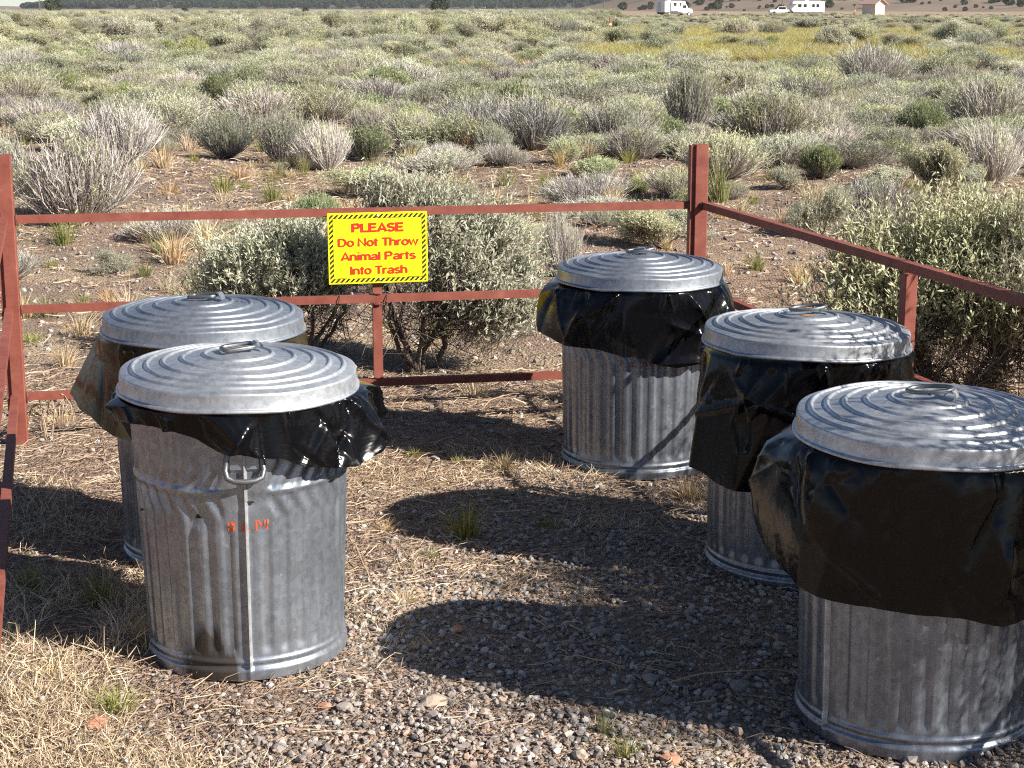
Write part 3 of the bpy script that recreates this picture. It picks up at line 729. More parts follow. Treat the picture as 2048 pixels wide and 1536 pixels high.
# ------------------------------------------------------------------ bags
def bag(c, label, keys, seed, zt=.612, rtop=.257, rb=.238, rt=.252, mat='bag', rtube=.29, grav=.0005, bend=1.0, iters=0, puff=.03, ncr=60, crs=1.0, npan=11, rag=.5):
    """black liner hanging out under the lid, relaxed as a thin sheet: a tube of film wider than the rim,
    gathered under the lid; keys: (angle deg, hem height, hem radius, belly) give the starting shape"""
    tc, rv = frame_at(c); rz = math.atan2(tc[1], tc[0]) + math.pi / 2
    rg = np.random.default_rng(int(seed * 17))
    keys = sorted(keys); A = np.array([k[0] for k in keys], float)
    A3 = np.concatenate([A - 360, A, A + 360]); K = np.array([k[1:] for k in keys]); K3 = np.concatenate([K, K, K])
    n, m = 352, 56; j = np.arange(n)
    # gathers: film bunches up unevenly round the rim
    dens = 1 + .55 * np.sin(j / n * 2 * math.pi * 3 + seed) * np.sin(j / n * 2 * math.pi * 5 + 2 * seed) + .5 * (rg.random(n) < .10)
    a_top = np.cumsum(dens); a_top = (a_top - a_top[0]) / (a_top[-1] + dens[0] - a_top[0]) * 360 - 180
    a_hem = j / n * 360 - 180; t = np.linspace(0, 1, m)[:, None]
    a = a_top * (1 - t) ** 1.5 + a_hem * (1 - (1 - t) ** 1.5)
    hem, hr, bl = (np.interp(a, A3, K3[:, q]) for q in range(3)); ar = np.radians(a)
    hem = hem + .010 * np.interp(a_hem, np.linspace(-180, 180, 41), np.r_[(hz := rg.normal(size=40)), hz[0]])[None] * t ** 3 * rag
    z = zt + (hem - zt) * t
    r = rtop + (hr - rtop) * t ** .6 + bl * np.sin(np.pi * np.minimum(1, t ** .75))
    # flat panels between a few long ridges
    np_ = npan; ph0 = (np.arange(np_) + rg.uniform(-.33, .33, np_)) * 2 * math.pi / np_ - math.pi; sl_ = rg.normal(size=np_) * .16
    for ii in range(m):
        ph = np.sort(ph0 + sl_ * t[ii, 0]); ext = np.r_[ph[-1] - 2 * math.pi, ph, ph[0] + 2 * math.pi]
        ai = (ar[ii] + math.pi) % (2 * math.pi) - math.pi; kk = np.clip(np.searchsorted(ext, ai) - 1, 0, np_)
        p0, p1 = ext[kk], ext[kk + 1]; r0 = np.interp(np.degrees(p0), np.r_[a[ii] - 360, a[ii], a[ii] + 360], np.r_[r[ii], r[ii], r[ii]]); r1 = np.interp(np.degrees(p1), np.r_[a[ii] - 360, a[ii], a[ii] + 360], np.r_[r[ii], r[ii], r[ii]])
        ch = r0 * r1 * np.sin(p1 - p0) / (r0 * np.sin(ai - p0) + r1 * np.sin(p1 - ai) + 1e-9); w_ = .85 * min(1, t[ii, 0] * 3)
        r[ii] = r[ii] * (1 - w_) + ch * w_ + .004 * w_
    nz = sum(np.sin(q * np.radians(a_hem) + rg.uniform(0, 6.28)) * rg.normal() for q in range(4, 18)) / 4
    r = r + .0016 * nz * (.25 + .75 * np.sin(np.pi * np.minimum(1, t * 1.2 + .1)))
    # creases pressed into the film: short straight folds in every direction
    cf = np.zeros((m, n)); U = np.radians(a_hem)[None] * .29 + 0 * t; W = (zt - z) + 0 * U
    for q in range(ncr):
        cu, cw, th, ln_, am, wd = rg.uniform(-math.pi, math.pi) * .29, rg.uniform(.02, .95) * W.max(), rg.normal() * .75 + math.pi / 2, rg.uniform(.06, .22), rg.normal() * .0050, rg.uniform(.007, .018)
        du = (U - cu + math.pi * .29) % (2 * math.pi * .29) - math.pi * .29; dw = W - cw
        al, ac = du * math.cos(th) + dw * math.sin(th), -du * math.sin(th) + dw * math.cos(th)
        cf += am * np.exp(-np.abs(ac) / wd) * np.clip(1 - (al / ln_) ** 2, 0, 1)
    cf *= np.clip(t * 4, 0, 1) * crs
    for q in range(34):       # gathers radiating from under the lid
        cu, ln_, am, wd, lean_ = rg.uniform(-math.pi, math.pi) * .29, rg.uniform(.03, .12), abs(rg.normal()) * .0110, rg.uniform(.004, .009), rg.normal() * .25
        du = (U - cu - lean_ * W + math.pi * .29) % (2 * math.pi * .29) - math.pi * .29; cf += am * np.exp(-np.abs(du) / (wd * (1 + 6 * W))) * np.clip(1 - W / ln_, 0, 1) * np.clip(t * 14, 0, 1)
    r = r + cf * .7
    P = np.stack([r * np.sin(ar), -r * np.cos(ar), z + 0 * r], -1) + rg.normal(size=(m, n, 3)) * .0002
    hoop = np.hypot(*[np.gradient(P[..., q], axis=1) for q in (0, 1)]).mean()
    lh = np.maximum(np.linalg.norm(np.roll(P, -1, 1) - P, axis=2), 2 * math.pi * rtube / n * np.ones((m, n)))
    lv = np.linalg.norm(P[1:] - P[:-1], axis=2); lv = np.repeat(lv.mean(0)[None], m - 1, 0); lv = (lv + np.roll(lv, 1, 1) + np.roll(lv, -1, 1)) / 3 * 1.01
    top = P[0].copy(); vel = np.zeros_like(P); home = P.copy()
    def solve(i0, i1, L, k):
        d = P[i1] - P[i0]; ln = np.linalg.norm(d, axis=-1, keepdims=True) + 1e-9; q = d * ((ln - L[..., None]) / ln * .5 * k); P[i0] += q; P[i1] -= q
    ev, od = np.arange(0, n, 2), np.arange(1, n, 2)
    for it in range(iters):
        old = P.copy(); P += vel * .86; P[1:, :, 2] -= grav * .3
        P[1:] += (home[1:] - P[1:]) * puff
        for sub in range(2):
            for js in (ev, od): solve((slice(None), js), (slice(None), (js + 1) % n), lh[:, js], 1.0)
            for i0 in (0, 1): solve((slice(i0, m - 1, 2),), (slice(i0 + 1, m, 2),), lv[i0::2], 1.0)
            for dj in (1, -1):
                for i0 in (0, 1):
                    p0 = P[i0:m - 1:2]; rows1 = np.arange(i0 + 1, m, 2)[:p0.shape[0]]
                    q1 = np.roll(P[rows1], -dj, 1); d = q1 - p0[:len(rows1)]; ln = np.linalg.norm(d, axis=-1, keepdims=True) + 1e-9
                    Ld = np.sqrt(lh[i0:m - 1:2][:len(rows1)] ** 2 + lv[i0::2][:len(rows1)] ** 2)[..., None]; q = d * ((ln - Ld) / ln * .5 * .35); P[i0:m - 1:2][:len(rows1)] += q
                    P[rows1] -= np.roll(q, dj, 1)
            for sp_, kb in ((2, bend), (4, bend * .6)):       # bending: keep neighbours apart along the hoop and down the film
                for o_ in range(2 * sp_):
                    js = np.arange(o_, n - (n % (2 * sp_)) if n % (2 * sp_) else n, 2 * sp_); js = js[js + sp_ < n + sp_]
                    d = P[:, (js + sp_) % n] - P[:, js]; ln = np.linalg.norm(d, axis=-1, keepdims=True) + 1e-9; L = lh[:, js][..., None] * sp_ * .96
                    q = d * (np.minimum(ln - L, 0) / ln * .5 * kb * .25); P[:, js] += q; P[:, (js + sp_) % n] -= q
            P[0] = top
            rr = np.hypot(P[..., 0], P[..., 1]); rc = rb + (rt - rb) * P[..., 2] / .6 + .006; k_ = np.maximum(rc / rr, 1); P[..., 0] *= k_; P[..., 1] *= k_
            # stay under the lid skirt
            hi = P[1:, :, 2] > zt - .001; P[1:, :, 2] = np.where(hi, zt - .001, P[1:, :, 2])
        vel = P - old
    k_ = 1 + cf * .55 / np.hypot(P[..., 0], P[..., 1]); P[..., 0] *= k_; P[..., 1] *= k_
    rr = np.hypot(P[..., 0], P[..., 1]); rc = rb + (rt - rb) * P[..., 2] / .6 + .009; k_ = np.maximum(rc / rr, 1); P[..., 0] *= k_; P[..., 1] *= k_
    rr = np.hypot(P[..., 0], P[..., 1]); cap_ = .2625 + np.clip((zt - .012 - P[..., 2]) * 3, 0, 9); k_ = np.minimum(1, cap_ / rr); P[..., 0] *= k_; P[..., 1] *= k_      # tucked inside the lid skirt
    mb = MB(); i, k = np.meshgrid(np.arange(m - 1), np.arange(n), indexing='ij'); l = (k + 1) % n
    mb.add(P, np.stack([i * n + k, (i + 1) * n + k, (i + 1) * n + l, i * n + l], -1).reshape(-1, 4), 0, True)
    o = mb.build('trash_bag', M[mat], None, (*c, 0), rz)
    return tag(o, label, 'trash bag', 'black liners hanging out of the cans')
bag(cFL, 'crumpled black bag with slanting hem hanging from the stained front-left can',
    [(-170, .53, .29, 0), (-100, .560, .285, .0), (-80, .548, .300, .0), (-62, .572, .278, 0), (-35, .572, .268, 0), (-22, .557, .27, 0), (-12, .530, .272, 0), (8, .504, .276, .0), (32, .472, .280, .0),
     (55, .470, .296, .0), (72, .490, .335, .0), (88, .505, .352, .004), (105, .51, .345, .0), (140, .52, .3, 0)], 1.0, rb=.2235, rt=.247, zt=.628, rtube=.266, ncr=80, crs=2.3, npan=13, rag=.65)
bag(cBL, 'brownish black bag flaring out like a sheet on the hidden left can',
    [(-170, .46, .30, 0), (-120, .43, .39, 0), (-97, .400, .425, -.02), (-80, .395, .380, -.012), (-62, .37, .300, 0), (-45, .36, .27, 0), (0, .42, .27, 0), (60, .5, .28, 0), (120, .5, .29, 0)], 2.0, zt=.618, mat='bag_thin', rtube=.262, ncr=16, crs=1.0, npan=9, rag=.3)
bag(cBR, 'shiny crumpled black bag on the farthest can by the corner post',
    [(-170, .46, .31, .01), (-115, .455, .340, .012), (-90, .448, .342, .016), (-65, .432, .330, .010), (-42, .422, .300, .006), (-15, .408, .282, .004), (5, .388, .286, .004), (25, .366, .290, .006), (55, .385, .300, .01), (90, .44, .315, .012), (130, .45, .31, .01)],
    3.0, zt=.610, rb=.243, rtube=.268, ncr=70, crs=1.9, npan=12)
bag(cMR, 'long smooth black bag reaching low on the middle right can',
    [(-170, .32, .31, 0), (-110, .305, .328, .0), (-85, .298, .327, .0), (-62, .285, .320, .002), (-40, .268, .310, .003), (-15, .255, .304, .004), (20, .27, .287, .004), (60, .35, .294, .004), (90, .43, .29, .006), (130, .40, .3, 0)],
    4.0, zt=.604, rb=.244, rtube=.262, ncr=46, crs=1.7, npan=10, rag=.4)
bag(cFR, 'baggy black liner bulging out over the can nearest the right edge',
    [(-170, .37, .31, .02), (-115, .365, .332, .040), (-90, .365, .334, .044), (-68, .342, .324, .036), (-48, .322, .302, .024), (-25, .312, .283, .012), (0, .305, .281, .010), (22, .300, .287, .012), (34, .290, .295, .012), (48, .318, .302, .014), (80, .36, .315, .016), (130, .37, .31, .02)],
    5.0, zt=.613, rb=.240, rtube=.264, ncr=56, crs=2.0, npan=11, rag=.4)

# ================================================================== VEGETATION
def limb(mb, a, b, r0, r1, wob, segs=5, sides=5):
    a = np.asarray(a, float); b = np.asarray(b, float); ts = np.linspace(0, 1, segs + 1)[:, None]
    mid = (a + b) / 2 + np.array([0, 0, 1]) * np.linalg.norm(b - a) * -.10
    P = (1 - ts) ** 2 * a + 2 * ts * (1 - ts) * mid + ts ** 2 * b
    P[1:-1] += rng.normal(size=(segs - 1, 3)) * wob
    tube(mb, P, np.linspace(r0, r1, segs + 1), sides, 0, True, caps=False); return P

def make_sage(R_, H_, nclump, nshoot, nleaf, ll, lw, low=.25, trunk=.022, lean=(0, 0), lobes=None, leaf='sage', name='sagebrush', shoot=.10, bare=0):
    """sagebrush of real size: gnarled limbs, twigs, tufted leafy shoots. Returns (stem mesh, leaf mesh)"""
    st = MB(); lf = MB()
    # clump centres: uneven shell
    cc = []
    lob = lobes if lobes else [(rng.uniform(-.6, .6), rng.uniform(-.6, .6), rng.uniform(.30, .85), rng.uniform(.25, .55)) for _ in range(5)]
    while len(cc) < nclump:
        lx, ly, lz, lr = lob[rng.integers(len(lob))]
        d = unit(rng.normal(size=3)); d[2] = d[2] * .8 + .25; q = rng.uniform(.5, 1) ** .5
        p = np.array([(lx + d[0] * lr * q) * R_, (ly + d[1] * lr * q) * R_, (lz + d[2] * lr * .55 * q) * H_])
        if p[2] > low * H_ * rng.uniform(.8, 1.3) and p[2] < H_ * 1.03: cc.append(p)
    cc = np.array(cc); cc[:, 0] += lean[0] * cc[:, 2]; cc[:, 1] += lean[1] * cc[:, 2]
    nm = max(4, nclump // 9); hubs = []
    for k in range(nm):
        a = k / nm * 6.28 + rng.uniform(-.5, .5); rr = rng.uniform(.25, .55) * R_
        hub = np.array([rr * math.cos(a) + lean[0] * .5 * H_, rr * math.sin(a) + lean[1] * .5 * H_, H_ * rng.uniform(.35, .6)])
        b0 = np.array([rng.normal() * .03 * R_ / .4, rng.normal() * .03 * R_ / .4, -.03])
        limb(st, b0, hub, trunk * rng.uniform(.6, 1.1), trunk * .45, .018 * H_, 6, 6); hubs.append(hub)
    hubs = np.array(hubs)
    P_, D_, L_ = [], [], []
    for p in cc:
        h = hubs[np.argmin(((hubs - p) ** 2).sum(1) * rng.uniform(.6, 1.6, len(hubs)))]
        limb(st, h, p, trunk * .38, trunk * .12, .02 * H_, 3, 4)
        cr = rng.uniform(.10, .17) * (R_ + H_) / 2 * 1.5
        out = unit(p - np.array([0, 0, H_ * .25])); tp = p + rng.normal(size=(nshoot, 3)) * cr * np.array([.55, .55, .45])
        dd = unit(out * .8 + np.array([0, 0, .75]) + rng.normal(size=(nshoot, 3)) * .45)
        sl = shoot * rng.uniform(.6, 1.3, nshoot) * H_ / .8
        ribbons(st, tp - dd * sl[:, None] * 1.2 + rng.normal(size=tp.shape) * .01, tp, tp + dd * sl[:, None], trunk * .14, 0)
        for k in range(nleaf):
            q = rng.uniform(-.15, 1.05, nshoot)[:, None]
            P_.append(tp + dd * sl[:, None] * q); D_.append(dd * .75 + rng.normal(size=(nshoot, 3)) * .6 + np.array([0, 0, .15])); L_.append(ll * rng.uniform(.6, 1.25, nshoot))
    if bare:      # dead twigs below the crown
        h = hubs[rng.integers(0, len(hubs), bare)] * np.array([1.1, 1.1, .8]) * rng.uniform(.4, 1.2, (bare, 1)); d = unit(rng.normal(size=(bare, 3)) + np.array([0, 0, .1])); L = rng.uniform(.1, .34, (bare, 1)) * H_
        e = h + d * L; e[:, 2] = np.maximum(e[:, 2], .02); ribbons(st, h, (h + e) / 2 + rng.normal(size=(bare, 3)) * .015, e, rng.uniform(.002, .005, bare), 0, .4)
    P_ = np.concatenate(P_); D_ = np.concatenate(D_); L_ = np.concatenate(L_)
    leaves(lf, P_, D_, L_, L_ * lw / ll, N=unit(P_ - np.array([0, 0, H_ * .3])) * .7 + np.array(SUN) * 1.0)
    return st, lf

def make_rabbit(R_, H_, ntw, w, nleaf, ll, lw, green=.5, fan=1.0):
    """broom-like brush: many thin grey stems fanning up from the base, fine leaves at the tips"""
    st = MB(); lf = MB()
    az = rng.uniform(0, 6.28, ntw); q = rng.uniform(0, 1, ntw) ** .6
    tipr = q * R_ * rng.uniform(.75, 1.1, ntw); tipz = H_ * np.sqrt(np.clip(1.02 - (.8 * q) ** 2, .05, 1)) * rng.uniform(.72, 1.05, ntw)
    tip = np.stack([tipr * np.cos(az), tipr * np.sin(az), tipz], 1)
    b0 = np.stack([.14 * R_ * np.cos(az) * rng.uniform(0, 1, ntw), .14 * R_ * np.sin(az) * rng.uniform(0, 1, ntw), np.full(ntw, -.02)], 1)
    mid = b0 + (tip - b0) * .5 + np.stack([np.cos(az), np.sin(az), -np.ones(ntw) * .3], 1) * (R_ * .10 * fan) + rng.normal(size=(ntw, 3)) * .03 * R_
    ribbons(st, b0, mid, tip, w * 1.5, 0, .4)
    sp, sd = [], []
    for k in range(4):                                  # side twigs
        f = rng.uniform(.35, .95, ntw)[:, None]; base = np.where(f < .5, b0 + (mid - b0) * f * 2, mid + (tip - mid) * (f * 2 - 1))
        d = unit(unit(tip - mid) + rng.normal(size=(ntw, 3)) * .35 + np.array([0, 0, .2])); L = (R_ + H_) * .5 * rng.uniform(.14, .36, ntw)[:, None]
        e = base + d * L; ribbons(st, base, base + d * L * .5 + rng.normal(size=(ntw, 3)) * .008, e, w * .8, 0, .5); sp.append(e); sd.append(d)
    sp.append(tip); sd.append(unit(tip - mid)); sp = np.concatenate(sp); sd = np.concatenate(sd)
    # leaves gather in patches of the crown
    m = (np.sin(sp[:, 0] * 7 / R_ * .6 + 1) * np.sin(sp[:, 1] * 7 / R_ * .6 + 2) + rng.normal(size=len(sp)) * .5 + (green - .5) * 2.4) > 0
    sp, sd = sp[m], sd[m]; P_, D_ = [], []
    for k in range(nleaf):
        f = rng.uniform(-.10, .02, len(sp))[:, None] * (R_ + H_) * .9
        P_.append(sp + sd * f); D_.append(sd + rng.normal(size=sd.shape) * .4)
    if len(sp):
        P_ = np.concatenate(P_); D_ = np.concatenate(D_); L_ = ll * rng.uniform(.6, 1.3, len(P_)); leaves(lf, P_, D_, L_, L_ * lw / ll, N=unit(P_) * .7 + np.array(SUN) * 1.0)
    return st, lf

def make_grass(R_, H_, n, w, droop=.35):
    mb = MB(); az = rng.uniform(0, 6.28, n); q = rng.uniform(0, 1, n) ** .7
    b0 = np.stack([R_ * .35 * np.cos(az) * q, R_ * .35 * np.sin(az) * q, np.full(n, -.01)], 1)
    hh = H_ * rng.uniform(.45, 1.05, n); out = R_ * (q * .8 + .25) * rng.uniform(.4, 1.2, n)
    tip = b0 + np.stack([np.cos(az) * out, np.sin(az) * out, hh * (1 - droop * q)], 1) + rng.normal(size=(n, 3)) * R_ * .12
    mid = (b0 + tip) / 2 + np.stack([np.cos(az) * -out * .12, np.sin(az) * -out * .12, hh * .16], 1)
    ribbons(mb, b0, mid, tip, w, 0, .1); return mb

def two_part(name, st, lf, stm, lfm, label, cat, loc, rz, group=None):
    t0 = thing(name, label, cat, loc, rz, group); st.build('stems', M[stm], t0); lf.build('foliage', M[lfm], t0); return t0

def gp(u, v, dz=0.0): p = at(u, v); return np.array([p[0], p[1], float(gh(p[0], p[1])) + dz])
def pxm(p): return FPX / math.hypot(p[1], CAMH)       # pixels per metre there

placed = []
def put(u, v): p = gp(u, v); placed.append((p[0], p[1])); return p

# ---- the sagebrush one can single out, near and around the fence
p = put(835, 738)
st, lf = make_sage(.42, .70, 70, 58, 11, .025, .0064, low=.26, trunk=.015, bare=420, lobes=[(-.05, 0, .92, .30), (.48, .1, .70, .42), (.66, .0, .48, .42), (.25, .2, .72, .4), (.80, 0, .32, .26), (.45, 0, .5, .4)])
two_part('sagebrush', st, lf, 'bark', 'sage', 'tall sagebrush with bare dark trunks standing right behind the yellow sign', 'bush', p, 0)
p = put(612, 712)
st, lf = make_sage(.40, .52, 70, 60, 11, .025, .0064, low=.30, trunk=.014, bare=360, lobes=[(-.45, 0, .62, .50), (0, 0, .72, .55), (-.75, .1, .48, .35), (.15, -.2, .6, .4)])
two_part('sagebrush', st, lf, 'bark', 'sage', 'rounded silvery sagebrush left of the yellow sign behind the back rails', 'bush', p + np.array([-.02, .05, 0]), 0)
p = np.array([1.53, 5.80, 0.0]); placed.append((p[0], p[1]))
st, lf = make_sage(.42, .72, 84, 60, 11, .026, .0066, low=.46, trunk=.016, bare=1500, lobes=[(-.35, 0, .76, .42), (.2, 0, .84, .48), (-.6, -.1, .56, .3), (.5, 0, .62, .42), (.1, -.3, .62, .4)])
two_part('sagebrush', st, lf, 'bark', 'sage', 'big pale sagebrush pushing over the right-hand fence rail', 'bush', p, 0)
p = np.array([2.12, 5.65, 0.0]); placed.append((p[0], p[1]))
st, lf = make_sage(.45, .74, 62, 50, 10, .026, .0068, low=.35, trunk=.015, bare=800)
two_part('sagebrush', st, lf, 'bark', 'sage', 'sagebrush cut off by the right edge, beside the big one at the rail', 'bush', p, 1.0)
# sagebrush standing outside the right-hand rails, shading the cans (at and beyond the edge of the frame)
for (x, y, r_, h_, lb) in ((2.02, 4.55, .48, 1.18, 'sagebrush outside the right rails level with the farthest can'),
                           (2.06, 3.50, .50, 1.15, 'sagebrush outside the right rails level with the middle can'),
                           (1.88, 2.72, .48, 1.16, 'sagebrush outside the right rails nearest the camera')):
    st, lf = make_sage(r_, h_, 62 if y < 4 else 34, 50 if y < 4 else 22, 9, .030, .008, low=.12, trunk=.018)
    two_part('sagebrush', st, lf, 'bark', 'sage', lb, 'bush', (x, y, 0), rng.uniform(0, 6))

# ---- shared bush meshes for the plain
SAGE, RAB, DRY, GRN = [], [], [], []
for k in range(6):
    st, lf = make_sage(rng.uniform(.42, .6), rng.uniform(.6, .85), 58, 30, 8, .036, .0105, low=.10, trunk=.018, shoot=.12)
    st.f = [(f, 1, s_) for f, m_, s_ in st.f]; lf.add(np.concatenate(st.v), st.f[0][0], 1)
    lf2 = MB(); lf2.v = lf.v; lf2.f = lf.f; lf2.n = lf.n
    for f, m_, s_ in st.f[1:]: lf2.f.append((f + (lf.n - st.n), 1, s_))
    SAGE.append(lf2.mesh('sagebrush', [M['sage'], M['bark']]))
def rab_mesh(name, leafm, green, n, ll=.034, lw=.0075, nleaf=4):
    st, lf = make_rabbit(rng.uniform(.42, .55), rng.uniform(.45, .6), n, .0050, nleaf, ll, lw, green)
    mb = MB()
    if lf.n: mb.add(np.concatenate(lf.v), np.concatenate([f for f, a, b_ in lf.f]), 0)
    mb.add(np.concatenate(st.v), np.concatenate([f for f, a, b_ in st.f]), 1)
    return mb.mesh(name, [M[leafm], M['twig']])
for k in range(5): RAB.append(rab_mesh('rabbitbrush', 'rabbit_leaf', .62, 640))
for k in range(4): DRY.append(rab_mesh('dry_brush', 'rabbit_leaf', .30 if k == 0 else .20, 680))
for k in range(3): GRN.append(rab_mesh('green_bush', 'sage_green', .95, 420, .05, .012, 6))
TUFT = [make_grass(.16, .26, 130, .0045).mesh('grass_tuft', [M['green_grass']]) for _ in range(3)]
MEAD = [make_grass(.22, .26, 170, .007).mesh('meadow_tuft', [M['meadow']]) for _ in range(2)]
STRW = [make_grass(.15, .20, 150, .0040).mesh('straw_tuft', [M['straw']]) for _ in range(3)]
KIND = {'sage': ('sagebrush', SAGE), 'rab': ('rabbitbrush', RAB), 'dry': ('dry_brush', DRY), 'grn': ('green_bush', GRN), 'tuft': ('grass_tuft', TUFT), 'straw': ('straw_tuft', STRW), 'mead': ('meadow_tuft', MEAD)}
dims = {}
for kn, (nm, ms) in KIND.items():
    for me in ms:
        co = np.zeros(len(me.vertices) * 3); me.vertices.foreach_get('co', co); co = co.reshape(-1, 3)
        dims[me.name] = (np.percentile(np.hypot(co[:, 0], co[:, 1]), 97) * 2, np.percentile(co[:, 2], 99))
cnt = {}
def bush(kind, x, y, width, height, label, group, cat='bush'):
    nm, ms = KIND[kind]; i = cnt.get(kind, 0); cnt[kind] = i + 1; me = ms[i % len(ms)]; w0, h0 = dims[me.name]
    o = link(nm, me, None, (x, y, float(gh(x, y)) - .015), rng.uniform(0, 6.28)); q_ = rng.uniform(.8, 1.2); o.scale = (width / w0 * q_, width / w0 / q_, height / h0)
    o.rotation_euler[0], o.rotation_euler[1] = rng.normal() * .10, rng.normal() * .10
    return tag(o, label, cat, group)

HAND = [  # kind, u, v of the base, width px, height px, label
 ('dry', 160, 452, 265, 170, 'big broom-like grey and green brush beside the left corner post'),
 ('dry', 240, 345, 190, 130, 'pale bare-twigged brush behind the big one at the left post'),
 ('dry', 20, 400, 130, 130, 'grey twiggy brush half cut by the left edge above the corner post'),
 ('rab', 565, 325, 115, 105, 'rounded yellow-green bush with bare lower stems at the clearing edge, left'),
 ('dry', 655, 338, 112, 98, 'grey fan-shaped twig bush right of the yellow-green one'),
 ('rab', 450, 318, 110, 80, 'low grey-green brush left of the yellow-green bush at the clearing edge'),
 ('rab', 375, 262, 120, 70, 'grey-green brush in the second row left of centre'),
 ('grn', 440, 222, 75, 62, 'dark green leafy bush among grey brush, left of centre'),
 ('grn', 500, 190, 70, 55, 'dark olive bush just behind the dark green one'),
 ('rab', 828, 292, 115, 82, 'olive twiggy brush at the back of the clearing above the sign'),
 ('dry', 740, 272, 90, 65, 'grey tangled dead brush left of the olive one above the sign'),
 ('rab', 985, 322, 70, 70, 'small bright sprouting bush right of centre at the clearing edge'),
 ('dry', 1065, 305, 180, 105, 'wide grey twig thicket behind the small sprouting bush'),
 ('rab', 1225, 300, 170, 100, 'pale grey-green brush spreading right of the twig thicket'),
 ('dry', 1262, 332, 125, 70, 'bare dry twig bush lying in front of the grey-green brush'),
 ('rab', 1375, 278, 110, 130, 'upright pale green bush left of the right corner post'),
 ('rab', 1530, 300, 200, 125, 'broad grey-green brush behind the right corner post'),
 ('dry', 1640, 298, 130, 95, 'grey twig brush with dark base right of the broad one'),
 ('dry', 1975, 262, 190, 105, 'dark grey twig bush with black base near the right edge'),
 ('dry', 1742, 185, 150, 92, 'dark brown-grey twig bush standing alone on the right'),
 ('grn', 1726, 262, 55, 45, 'small round green bush right of the grey brush'),
 ('sage', 1635, 482, 150, 100, 'small pale sagebrush beyond the right rail'),
 ('sage', 1870, 385, 145, 110, 'silvery green sagebrush above the big one at the right rail'),
 ('dry', 1985, 365, 130, 115, 'grey-stemmed brush at the right edge beside the silvery sagebrush'),
 ('sage', 1775, 388, 150, 55, 'low spreading pale sagebrush left of the silvery one'),
 ('sage', 1575, 388, 75, 45, 'tiny pale sagebrush sprig on the open ground behind the right rail'),
 ('sage', 228, 528, 75, 52, 'tiny pale sage sprig on bare ground behind the left rail'),
 ('dry', 1128, 560, 80, 130, 'leafless dark twigs right of the sagebrush behind the sign'),
 ('sage', 1950, 395, 90, 70, 'small sagebrush between the grey-stemmed brush and right edge'),
]
for kd, u, v, w, h_, lb in HAND:
    p = put(u, v); s_ = pxm(p); bush(kd, p[0], p[1], w / s_, h_ / s_, lb, 'brush around the clearing')
# tall yellow weed above the sign
p = put(912, 425); mb = make_grass(.075, .30, 90, .0045, .1)
lv = MB(); n = 900; f = rng.uniform(.15, 1, n); a = rng.uniform(0, 6.28, n); rr = .03 + .05 * rng.uniform(0, 1, n)
leaves(lv, np.stack([rr * np.cos(a), rr * np.sin(a), f * .30], 1), np.stack([np.cos(a), np.sin(a), np.full(n, .6)], 1), .018, .005)
t0 = thing('yellow_weed', 'tall yellow-green weed rising behind the sign, right of the silvery sprig', 'plant', p, 0); mb.build('stalks', M['weed'], t0); lv.build('foliage', M['weed'], t0)

for u, v, lb in ((1190, 112, 'yellow-green meadow tuft at the near left end of the meadow strip'), (1330, 108, 'yellow-green meadow tuft in the near edge of the meadow strip')):
    p = gp(u, v); bush('mead', p[0], p[1], .7, .35, lb, 'meadow tufts', 'grass tuft')
TUFTS = [('tuft', 545, 402, 95, 62), ('tuft', 448, 382, 80, 60), ('tuft', 560, 350, 60, 55), ('tuft', 606, 348, 60, 55), ('tuft', 1440, 405, 95, 110), ('tuft', 165, 592, 60, 38), ('straw', 290, 478, 85, 50),
         ('tuft', 1090, 385, 80, 60), ('straw', 1228, 408, 75, 55), ('tuft', 1300, 492, 95, 95), ('tuft', 1512, 552, 65, 55), ('straw', 1690, 530, 80, 60), ('straw', 1060, 415, 70, 55), ('tuft', 30, 590, 60, 60),
         ('tuft', 345, 598, 60, 45), ('straw', 600, 470, 50, 30), ('straw', 1560, 470, 65, 60), ('straw', 1480, 430, 60, 50), ('tuft', 1180, 352, 60, 48), ('straw', 1120, 345, 55, 55), ('straw', 700, 380, 70, 40),
         ('straw', 1600, 575, 90, 55), ('tuft', 1830, 390, 70, 45), ('straw', 130, 735, 90, 60), ('straw', 340, 390, 70, 40), ('tuft', 290, 535, 80, 45)]
MARKS = []      # (x, y, short name) of the bushes that are easy to find
SHORT = ['the big broom-like brush', 'the pale bare-twigged brush', 'the brush cut by the left edge', 'the yellow-green bush at the clearing', 'the grey fan-shaped twig bush', None, 'the grey-green second-row brush', 'the dark green leafy bush', 'the dark olive bush',
         'the olive brush above the sign', 'the tangled dead brush', 'the small sprouting bush', 'the wide twig thicket', 'the pale brush right of the thicket', None, 'the upright pale green bush', 'the broad brush behind the right post', 'the dark-based twig brush',
         'the black-based twig bush', 'the lone dark twig bush', 'the small round green bush', None, 'the silvery right-hand sagebrush']
for (kd, u, v, w, h_, lb), sn in zip(HAND, SHORT):
    if sn: q = at(u, v); MARKS.append((u, v, sn))
used_labels = set()
def px(x, y, z=0.0):
    dz = z - CAMH; d = y * math.cos(PITCH) - dz * math.sin(PITCH); return 1024 + FPX * x / d, 768 - FPX * (y * math.sin(PITCH) + dz * math.cos(PITCH)) / d
